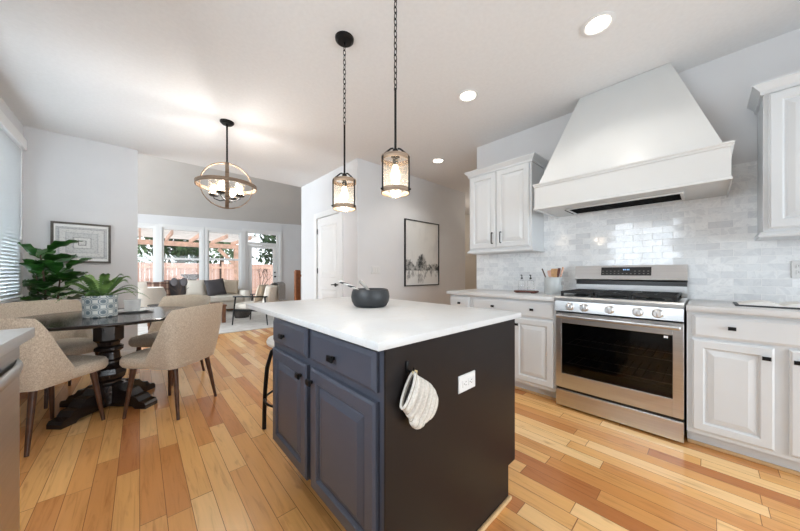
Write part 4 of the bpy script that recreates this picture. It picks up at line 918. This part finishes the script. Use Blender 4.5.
# ---------------------------------------------------------------- dining chairs (built facing +X at the origin)
def make_chair():
    t = thing('dining_chair', 'x', 'chair', (0, 0, 0), 'upholstered chairs round the dining table')
    b = MB(); 
    def seat(u, v):   # closed loft: superellipse rings from underside to top
        prof = [(.0, .388), (.86, .388), (.96, .396), (1, .415), (1, .448), (.96, .470), (.82, .482), (0.0, .488)]
        i = v*(len(prof)-1); k = min(int(i), len(prof)-2); f = i-k
        s_ = prof[k][0]*(1-f)+prof[k+1][0]*f; z_ = prof[k][1]*(1-f)+prof[k+1][1]*f
        a = u*2*PI; c_, n_ = math.cos(a), math.sin(a); e = .5
        return (.025+math.copysign(abs(c_)**e, c_)*.262*max(s_, .001), math.copysign(abs(n_)**e, n_)*.250*max(s_, .001), z_)
    b.grid(seat, 48, 22, True); bmesh.ops.remove_doubles(b.b, verts=b.b.verts, dist=1e-4); b.build('seat', 'tweed', t, 60)
    b = MB(); nu = 41
    def plan(s_):      # s in [-1,1]: U round the back; returns x, y and outward normal
        a = abs(s_); sg = math.copysign(1, s_) if s_ else 1
        L1 = .55
        if a < L1:
            th = a/L1*PI/2; x_, y_ = -.255+.10*(1-math.cos(th))*.9, .255*math.sin(th)**.9 if th > 0 else 0
            nx, ny = -math.cos(th), math.sin(th)
        else:
            f = (a-L1)/(1-L1); x_, y_ = -.165+.15*f, .255-.004*f; nx, ny = 0, 1
        return x_, sg*y_, nx, sg*ny
    def topz(s_):
        a = abs(s_)
        if a < .42: return .845-.02*(a/.42)**2
        f = min(1, (a-.42)/.58); return .825-(.825-.465)*(f**.85)
    def shell(s_, v):   # v 0..1 outer bottom->top->inner bottom
        x_, y_, nx, ny = plan(s_); zt = topz(s_); zb_ = .388
        if v <= .5:
            f = v/.5; z_ = zb_+(zt-zb_)*f; off = .008+.055*((z_-zb_)/.475)-.035*(1-f)**3
        else:
            f = (1-v)/.5; z_ = .40+(zt-.006-.40)*f; off = -.030+.055*((z_-zb_)/.475)
        rnd_ = .014 if abs(v-.5) < .02 else 0
        return (x_+nx*off*(1 if abs(s_) < .5 else 1), y_+ny*off*.8, z_+rnd_)
    g = b.grid(lambda u, v: shell(u*2-1, v), nu, 17)
    for i in (0, nu-1):
        try: b.b.faces.new(g[i] if i == 0 else g[i][::-1])
        except ValueError: pass
    b.build('backrest', 'tweed', t, 70)
    for sx in (1, -1):
        for sy in (1, -1):
            b = MB(); b.tube([(sx*.165+.01, sy*.165, .40), (sx*.215+.0, sy*.205, 0.001)], [.02, .0105], 12); b.build('leg', 'legwood', t)
    return t
SP = [((.208, 3.02), 135, 'beige tweed dining chair at the right front of the round table'),
      ((-.50, 3.10), 45, 'beige tweed dining chair at the left front, beside the dishwasher counter'),
      ((-.54, 3.98), -52, 'beige tweed dining chair behind the table by the fig plant'),
      ((.24, 3.88), 225, 'beige tweed dining chair behind the table toward the living room')]
proto = make_chair()
for i, ((x, y), a, lb) in enumerate(SP):
    o = proto if i == 0 else copy_tree(proto)
    o.location = (x, y, 0); o.rotation_euler = (0, 0, math.radians(a)); o['label'] = lb

# ---------------------------------------------------------------- fiddle-leaf fig
gx, gy = -.69, 4.62
t = thing('fiddle_leaf_fig', 'tall fiddle-leaf fig plant in the dining corner under the print', 'plant', (gx, gy, 0))
b = MB(); b.lathe([(.0001, 0), (.13, 0), (.155, .03), (.17, .30), (.16, .31), (.155, .28), (.0001, .27)], (gx, gy, 0), 36, caps=False); b.build('pot', 'basketpot', t)
b = MB(); b.lathe([(.0001, .28), (.154, .272), (.0001, .285)], (gx, gy, 0), 24, caps=False); b.build('soil', 'soil', t)
stems = [[(gx, gy, .27), (gx-.02, gy-.01, .7), (gx-.03, gy, 1.0), (gx-.06, gy+.01, 1.30)], [(gx+.02, gy, .27), (gx+.05, gy-.02, .7), (gx+.08, gy-.03, 1.12)], [(gx, gy+.02, .27), (gx-.06, gy+.05, .6), (gx-.09, gy+.03, 1.08)]]
b = MB()
for s_ in stems: b.tube(s_, [.012]+[.009]*(len(s_)-2)+[.005], 8)
b.build('stem', 'trunk', t)
b = MB()
def fleaf(mb, base, az, tilt, L, W):
    d_ = Vector((math.cos(az)*math.cos(tilt), math.sin(az)*math.cos(tilt), math.sin(tilt))); sd = Vector((-math.sin(az), math.cos(az), 0)); nn = sd.cross(d_)*-1
    if nn.z < 0: nn = -nn
    def f(u, v):
        s_ = u; y_ = v*2-1
        w_ = W*(.52*math.sin(PI*min(1, s_**.8))+.50*max(0, math.sin(PI*min(1, max(0, (s_-.15)/.85))))**.7)*.95
        if s_ < .02 or s_ > .985: w_ = .004
        bend = -.28*L*s_**2
        return base+d_*(s_*L+.05)+sd*(y_*w_)+nn*(abs(y_)*w_*.28+.012*math.sin(s_*20+y_*3)*abs(y_))+Vector((0, 0, bend*.55))
    mb.grid(f, 12, 7); mb.tube([base, base+d_*.06], .004, 5)
rnd = random.Random(11)
for s_, n in zip(stems, (15, 13, 12)):
    for i in range(n):
        f = .45+.55*i/(n-1); k = f*(len(s_)-1); j = min(int(k), len(s_)-2); p = Vector(s_[j]).lerp(Vector(s_[j+1]), k-j)
        az = i*2.4+rnd.uniform(-.4, .4)+len(s_); fleaf(b, p, az, .25+.45*(f-.5)+rnd.uniform(-.2, .25), rnd.uniform(.27, .36), rnd.uniform(.10, .135))
# keep the leaves on the room side of the window blind and wall
for v in b.b.verts:
    v.co.x = max(v.co.x, -.82+(v.co.x+.82)*.1) if v.co.x < -.82 else v.co.x
    if v.co.z < .9: v.co.y = max(v.co.y, 4.42+(v.co.y-4.42)*.1)
    v.co.y = min(v.co.y, 5.04+(v.co.y-5.04)*.05) if v.co.y > 5.04 else v.co.y
b.build('foliage', 'fig', t, 60)

# ---------------------------------------------------------------- great room
o = B(-1.6, 3.1, 6.0, 9.5, .0, .012).build('area_rug', 'rug', smooth=0); tag(o, 'cream area rug on the living room floor', 'rug')
RG = .012
t = thing('sofa', 'cream fabric sofa below the living room windows', 'sofa', (1.0, 9.45, RG))
b = MB(); b.box(-.3, 2.2, 9.05, 9.9, .10, .32, bev=.03); b.build('base', 'linen', t)
b = MB(); b.box(-.3, 2.2, 9.72, 9.98, .32, .80, bev=.05, seg=3); b.build('backrest', 'linen', t)
for x0, x1 in ((-.48, -.3), (2.2, 2.38)): B(x0, x1, 9.0, 9.96, .10, .60, bev=.05, seg=3).build('armrest', 'linen', t)
for x0, x1 in ((-.29, .53), (.54, 1.36), (1.37, 2.19)): B(x0, x1, 8.98, 9.71, .32, .47, bev=.04, seg=3).build('seat_cushion', 'linen', t)
for x in (-.4, 2.3):
    for y in (9.08, 9.88): B(x-.025, x+.025, y-.025, y+.025, RG, .11).build('leg', 'legwood', t, 0)
def pillow(label, x, y, z_, s_, mat, yaw=0, lean=.3, tilt=0):
    R_ = (Euler((PI/2-lean, 0, yaw)).to_matrix()) @ Matrix.Rotation(tilt, 3, 'Z')
    o = MB(); o.cushion(0, 0, 0, s_, s_, .075, rot=R_); o = o.build('throw_pillow', mat, smooth=60); o.location = (x, y, z_)
    tag(o, label, 'pillow', 'throw pillows on the sofa'); return o
pillow('charcoal throw pillow in the middle of the sofa', 1.58, 9.42, .70, .24, 'char', .1, .3, .12)
pillow('beige throw pillow right of the charcoal one on the sofa', 1.97, 9.585, .70, .215, 'beigep', -.1, .3, -.1)
pillow('brown plaid throw pillow at the left of the sofa',   .36, 9.40, .68, .22, 'plaid', .1, .3, .05)
pillow('dark pillow behind the plaid one on the sofa',   .70, 9.595, .72, .22, 'char', -.05, .15, .1)
pillow('cream throw pillow at the left end of the sofa', -.02, 9.5, .69, .22, 'linen', .1, .3)
pillow('cream pillow near the middle of the sofa, left of the charcoal one', 1.13, 9.59, .70, .22, 'linen', 0, .25)
# coffee table with vase
t = thing('coffee_table', 'low brown wooden coffee table on the cream rug', 'table', (.75, 7.55, RG))
B(.1, 1.42, 7.2, 7.9, .37, .41, bev=.006).build('tabletop', 'coffwood', t, 0)
for x in (.15, 1.37):
    for y in (7.26, 7.84): B(x-.035, x+.035, y-.035, y+.035, RG, .37).build('leg', 'coffwood', t, 0)
t = thing('leaf_vase', 'tan vase of dried round leaves on the coffee table', 'vase', (.62, 7.6, .41))
b = MB(); b.lathe([(.0001, 0), (.10, 0), (.105, .02), (.05, .17), (.03, .21), (.034, .23), (.026, .23), (.0001, .2)], (.62, 7.6, .41), 24, caps=False); b.build('vase_body', 'wicker', t)
b = MB()
for k, (dx, dz) in enumerate(((-.11, .30), (.10, .30), (-.03, .36), (.2, .18), (-.2, .2), (.04, .24))):
    e = Vector((.62+dx*.74, 7.6-dx*.6, .62+dz)); b.tube([(.62, 7.6, .6), (.62+dx*.3, 7.6-dx*.25, .62+dz*.55), e], .004, 5)
b.build('stem', 'trunk', t)
for k, (dx, dz) in enumerate(((-.11, .30), (.10, .30))):
    b = MB(); b.ball((0, 0, 0), .075, .012, .09, 16); b.b.transform(Matrix.Translation((.62+dx*.74, 7.6-dx*.6, .62+dz)) @ Matrix.Rotation(-.7, 4, 'Z')); b.build('round_leaf', 'char', t)
# lounge chair: built facing +X at the origin
t = thing('lounge_chair', 'black-framed cream lounge chair in the living room, grey throw on back', 'armchair', (0, 0, 0))
for sy in (1, -1):
    b = MB(); b.box(-.36, .36, sy*.34-.02, sy*.34+.02, .585, .612, bev=.006); b.build('armrest', 'black', t)
    for sx in (1, -1): b = MB(); b.tube([(sx*.31, sy*.34, .59), (sx*.37, sy*.35, .004)], [.017, .011], 10); b.build('leg', 'black', t)
    b = MB(); b.box(-.33, .33, sy*.34-.012, sy*.34+.012, .29, .325); b.build('side_rail', 'black', t)
for x_ in (-.25, .25): B(x_-.015, x_+.015, -.33, .33, .29, .31).build('cross_rail', 'black', t, 0)
B(-.29, .36, -.315, .315, .325, .45, bev=.045, seg=3).build('seat_cushion', 'linen', t)
b = MB(); b.box(-.08, .08, -.315, .315, 0, .44, bev=.05, seg=3); b.b.transform(Matrix.Translation((-.285, 0, .40)) @ Matrix.Rotation(-.22, 4, 'Y')); b.build('back_cushion', 'linen', t)
t.location = (1.94, 6.76, RG); t.rotation_euler = (0, 0, math.radians(137)); lounge = t
R_ = Matrix.Translation(t.location) @ Matrix.Rotation(math.radians(137), 4, 'Z')
b = MB(); prof = [(-.24, .62), (-.275, .78), (-.33, .86), (-.40, .885), (-.47, .84), (-.475, .7), (-.47, .5)]
b.prism(prof+[(x_-.012, z_-.0) for x_, z_ in prof[::-1]][:0]+[(-.458, .5), (-.46, .7), (-.458, .83), (-.40, .872), (-.342, .848), (-.29, .77), (-.256, .62)][:0], lambda x_, z_: (x_, -.3, z_), lambda x_, z_: (x_, .02, z_)) if False else None
P_ = [Vector((x_, 0, z_)) for x_, z_ in prof]
def th(u, v, o_):
    k = u*(len(P_)-1); j = min(int(k), len(P_)-2); p = P_[j].lerp(P_[j+1], k-j)
    return Vector((p.x+.012*o_*math.cos(u*PI), -.30+v*.36+.01*math.sin(u*9), p.z+.012*o_*math.sin(u*PI)+.006*math.sin(v*20)))
g0 = b.grid(lambda u, v: th(u, v, 0), 20, 10); g1 = b.grid(lambda u, v: th(u, v, 1), 20, 10)
for i in range(19):
    for j in (0, 9): b.b.faces.new((g0[i][j], g0[i+1][j], g1[i+1][j], g1[i][j]))
for j in range(9):
    for i in (0, 19): b.b.faces.new((g0[i][j], g0[i][j+1], g1[i][j+1], g1[i][j]))
b.b.transform(R_); o = b.build('throw_blanket', 'throw', smooth=60, origin=(2.2, 6.5, .5)); tag(o, 'grey knitted throw draped over the lounge chair back', 'blanket')
o = MB(); o.cushion(0, 0, 0, .2, .2, .06, rot=Euler((0, PI/2-.3, math.radians(137))).to_matrix()); o = o.build('throw_pillow', 'beigep', smooth=60); o.location = R_ @ Vector((-.115, .10, .66)); tag(o, 'beige pillow leaning in the black-framed lounge chair', 'pillow')
# round basket, barrel chair, side table
t = thing('floor_basket', 'dark woven basket on the rug beneath the lounge chair', 'basket', (1.86, 7.8, RG))
b = MB(); b.lathe([(.0001, 0), (.15, 0), (.19, .08), (.18, .20), (.17, .20), (.175, .08), (.0001, .02)], (1.86, 7.8, RG), 28, caps=False); b.build('basket_body', 'basket', t)
t = thing('barrel_chair', 'rounded cream armchair at the left of the living room, half hidden', 'armchair', (.05, 8.45, RG))
b = MB()
def brl(u, v):
    a = -PI*.95+u*PI*1.9 - PI*.25; 
    if v <= .5: r_, z_ = .40, .16+(v/.5)*.58
    else: r_, z_ = .30, .74-((v-.5)/.5)*.30
    if abs(v-.5) < .03: r_, z_ = .35, .775
    return (.05-math.cos(a+PI)*r_*1.0, 8.45-math.sin(a+PI)*r_, z_+RG)
b.grid(lambda u, v: brl(u*.72+.14, v), 33, 13); b.build('backrest', 'linen', t, 70)
b = MB(); b.lathe([(.0001, .16), (.36, .16), (.38, .2), (.38, .38), (.34, .44), (.0001, .45)], (.05, 8.45, RG), 32, caps=False); b.build('seat', 'linen', t)
for k in range(4):
    a = k*PI/2+.4; b = MB(); b.tube([(.05+.25*math.cos(a), 8.45+.25*math.sin(a), .17), (.05+.3*math.cos(a), 8.45+.3*math.sin(a), RG+.006)], [.02, .012], 8); b.build('leg', 'black', t)
t = thing('side_table', 'small black metal side table beside the rounded cream armchair', 'table', (.32, 7.0, RG))
b = MB(); b.lathe([(.0001, .50), (.22, .50), (.22, .515), (.0001, .515)], (.32, 7.0, 0), 32, caps=False); b.build('tabletop', 'black', t)
for k in range(3):
    a = k*2*PI/3+.5; b = MB(); b.tube([(.32+.2*math.cos(a), 7.0+.2*math.sin(a), .5), (.32+.2*math.cos(a), 7.0+.2*math.sin(a), RG+.002)], .009, 8); b.build('leg', 'black', t)
# newel and rail
t = thing('stair_newel', 'brown oak stair newel post with handrail beside the pantry corner', 'newel post', (3.30, 7.9, 0))
b = MB(); b.box(3.235, 3.365, 7.835, 7.965, 0, 1.12); b.box(3.215, 3.385, 7.815, 7.985, 0, .2, bev=.01); b.hexa([(3.225, 7.825, 1.12), (3.375, 7.825, 1.12), (3.375, 7.975, 1.12), (3.225, 7.975, 1.12)], [(3.25, 7.85, 1.19), (3.35, 7.85, 1.19), (3.35, 7.95, 1.19), (3.25, 7.95, 1.19)]); b.build('post', 'newel', t, 0)
b = MB(); b.box(3.365, 5.98, 7.87, 7.93, 1.0, 1.06, bev=.012); b.box(3.365, 5.98, 7.88, 7.92, .08, .11); b.build('handrail', 'newel', t)
for i in range(12): x_ = 3.5+i*.2; B(x_-.012, x_+.012, 7.89, 7.91, .11, 1.0).build('baluster', 'black', t, 0)

# ---------------------------------------------------------------- outdoors
struct(B(-14, 20, 10.36, 26, -.2, -.08).build('ground', 'patio', smooth=0))
for i, (x0, x1) in enumerate(((-9, -2.6), (-2.6, 2.75), (2.75, 12))):
    t = thing('garden_fence', ('left', 'middle', 'right')[i]+' panel of the reddish cedar fence behind the patio', 'fence', ((x0+x1)/2, 15.0, -.08), 'cedar fence panels')
    b = MB(); x_ = x0+.09
    while x_ < x1-.2: b.box(x_, x_+.132, 15.0, 15.02, -.05, 1.52); x_ += .14
    b.build('boards', 'fence', t, 0)
    b = MB()
    for z_ in (.25, 1.3): b.box(x0+.09, x1, 14.96, 15.0, z_, z_+.09)
    b.build('rail', 'perg', t, 0)
    b = MB(); b.box(x0, x0+.09, 14.95, 15.05, -.08, 1.6); b.build('post', 'perg', t, 0)
t = thing('pergola', 'red-brown cedar pergola over the patio outside the windows', 'pergola', (2.5, 12.6, -.08))
for x_ in (-1.8, 2.9):
    B(x_-.08, x_+.08, 12.92, 13.08, -.08, 2.08).build('post', 'perg', t, 0)
    for sg in ((1,) if x_ < 0 else (-1,)):
        b = MB(); b.hexa([(x_+sg*.08, 12.94, 1.38), (x_+sg*.08, 13.06, 1.38), (x_+sg*.08, 13.06, 1.54), (x_+sg*.08, 12.94, 1.54)], [(x_+sg*.66, 12.94, 2.0), (x_+sg*.66, 13.06, 2.0), (x_+sg*.58, 13.06, 2.08), (x_+sg*.58, 12.94, 2.08)]); b.build('brace', 'perg', t, 0)
B(-3.0, 3.15, 12.9, 13.1, 2.08, 2.24).build('beam', 'perg', t, 0)
for i in range(9): x_ = -2.8+i*.7; B(x_-.025, x_+.025, 10.6, 13.4, 2.24, 2.36).build('rafter', 'perg', t, 0)
b = MB()
for i in range(10): b.box(-3.0, 3.1, 10.7+i*.28, 10.74+i*.28, 2.36, 2.40)
b.build('lattice', 'pergw', t, 0)
t = thing('stone_birdbath', 'grey stone birdbath on the patio outside the middle window', 'birdbath', (1.35, 12.2, -.08))
b = MB(); b.lathe([(.0001, 0), (.22, 0), (.2, .06), (.09, .12), (.07, .8), (.12, .95), (.3, 1.08), (.33, 1.14), (.30, 1.14), (.1, 1.04), (.0001, 1.03)], (1.35, 12.2, -.08), 28, caps=False); b.build('basin', 'stone', t)
rnd = random.Random(7)
def tree(label, x, y, h, r, mat, n, cat='tree'):
    t = thing('garden_tree' if cat == 'tree' else 'garden_shrub', label, cat, (x, y, -.08), 'trees behind the garden fence')
    b = MB(); b.tube([(x, y, -.08), (x+.05, y, h*.4), (x-.05, y, h*.75)], [.16, .11, .05], 8)
    for k in range(7):
        a = k*2.4; z_ = h*(.3+.09*k); b.tube([(x, y, z_), (x+math.cos(a)*r*.5, y+math.sin(a)*r*.5, z_+.4), (x+math.cos(a)*r*.9, y+math.sin(a)*r*.8, z_+.9)], [.05, .035, .012], 5)
    b.build('trunk', 'trunk', t)
    b = MB()
    for i in range(n):
        k = i % 14; a = k*2.4; cx_ = x+math.cos(a)*r*.55; cy_ = y+math.sin(a)*r*.55; cz_ = h*(.34+.045*k)
        p = Vector((rnd.gauss(cx_, r*.25), rnd.gauss(cy_, r*.25), rnd.gauss(cz_, .35))); s_ = rnd.uniform(.08, .18)
        e = Euler((rnd.uniform(0, 6), rnd.uniform(0, 6), rnd.uniform(0, 6))).to_matrix()
        v = [b.b.verts.new(p+e @ Vector(q_)*s_) for q_ in ((-1, 0, 0), (0, -.5, .1), (1, 0, 0), (0, .5, .1))]; b.b.faces.new(v)
    b.build('foliage', mat, t, 0)
for x, y, h, r, m, lb in ((-3.2, 17.5, 5.5, 1.3, 'leaf1', 'dark tree behind the fence at far left of the windows'), (-.9, 21.2, 7.0, 1.4, 'leaf2', 'pale green tree behind the fence seen in the left window'), (1.4, 17.2, 5.0, 1.4, 'leaf1', 'dark tree behind the fence seen in the middle window'), (3.9, 21.4, 7.0, 1.5, 'leaf2', 'pale green tree behind the fence seen in the right window'), (6.4, 17.4, 5.4, 1.4, 'leaf1', 'dark tree behind the fence seen through the glazed door'), (9.4, 20.5, 6.5, 1.5, 'leaf1', 'dark tree behind the fence right of the glazed door')):
    tree(lb, x, y, h, r, m, 2600)
t = thing('bare_shrub', 'bare branching shrub outside the glazed door', 'shrub', (3.75, 12.6, -.08))
b = MB(); rnd = random.Random(3)
def branch(p, d_, L, r_, lev):
    e = p+d_*L; b.tube([p, (p+e)/2+Vector((rnd.uniform(-.03, .03), 0, rnd.uniform(-.03, .03))), e], [r_, r_*.8, r_*.6], 5)
    if lev:
        for _ in range(3):
            q_ = (d_+Vector((rnd.uniform(-.8, .8), rnd.uniform(-.8, .8), rnd.uniform(-.1, .6)))).normalized(); branch(e, q_, L*.72, r_*.6, lev-1)
branch(Vector((3.75, 12.6, -.08)), Vector((0, 0, 1)), .55, .03, 3); b.build('branches', 'trunk', t)
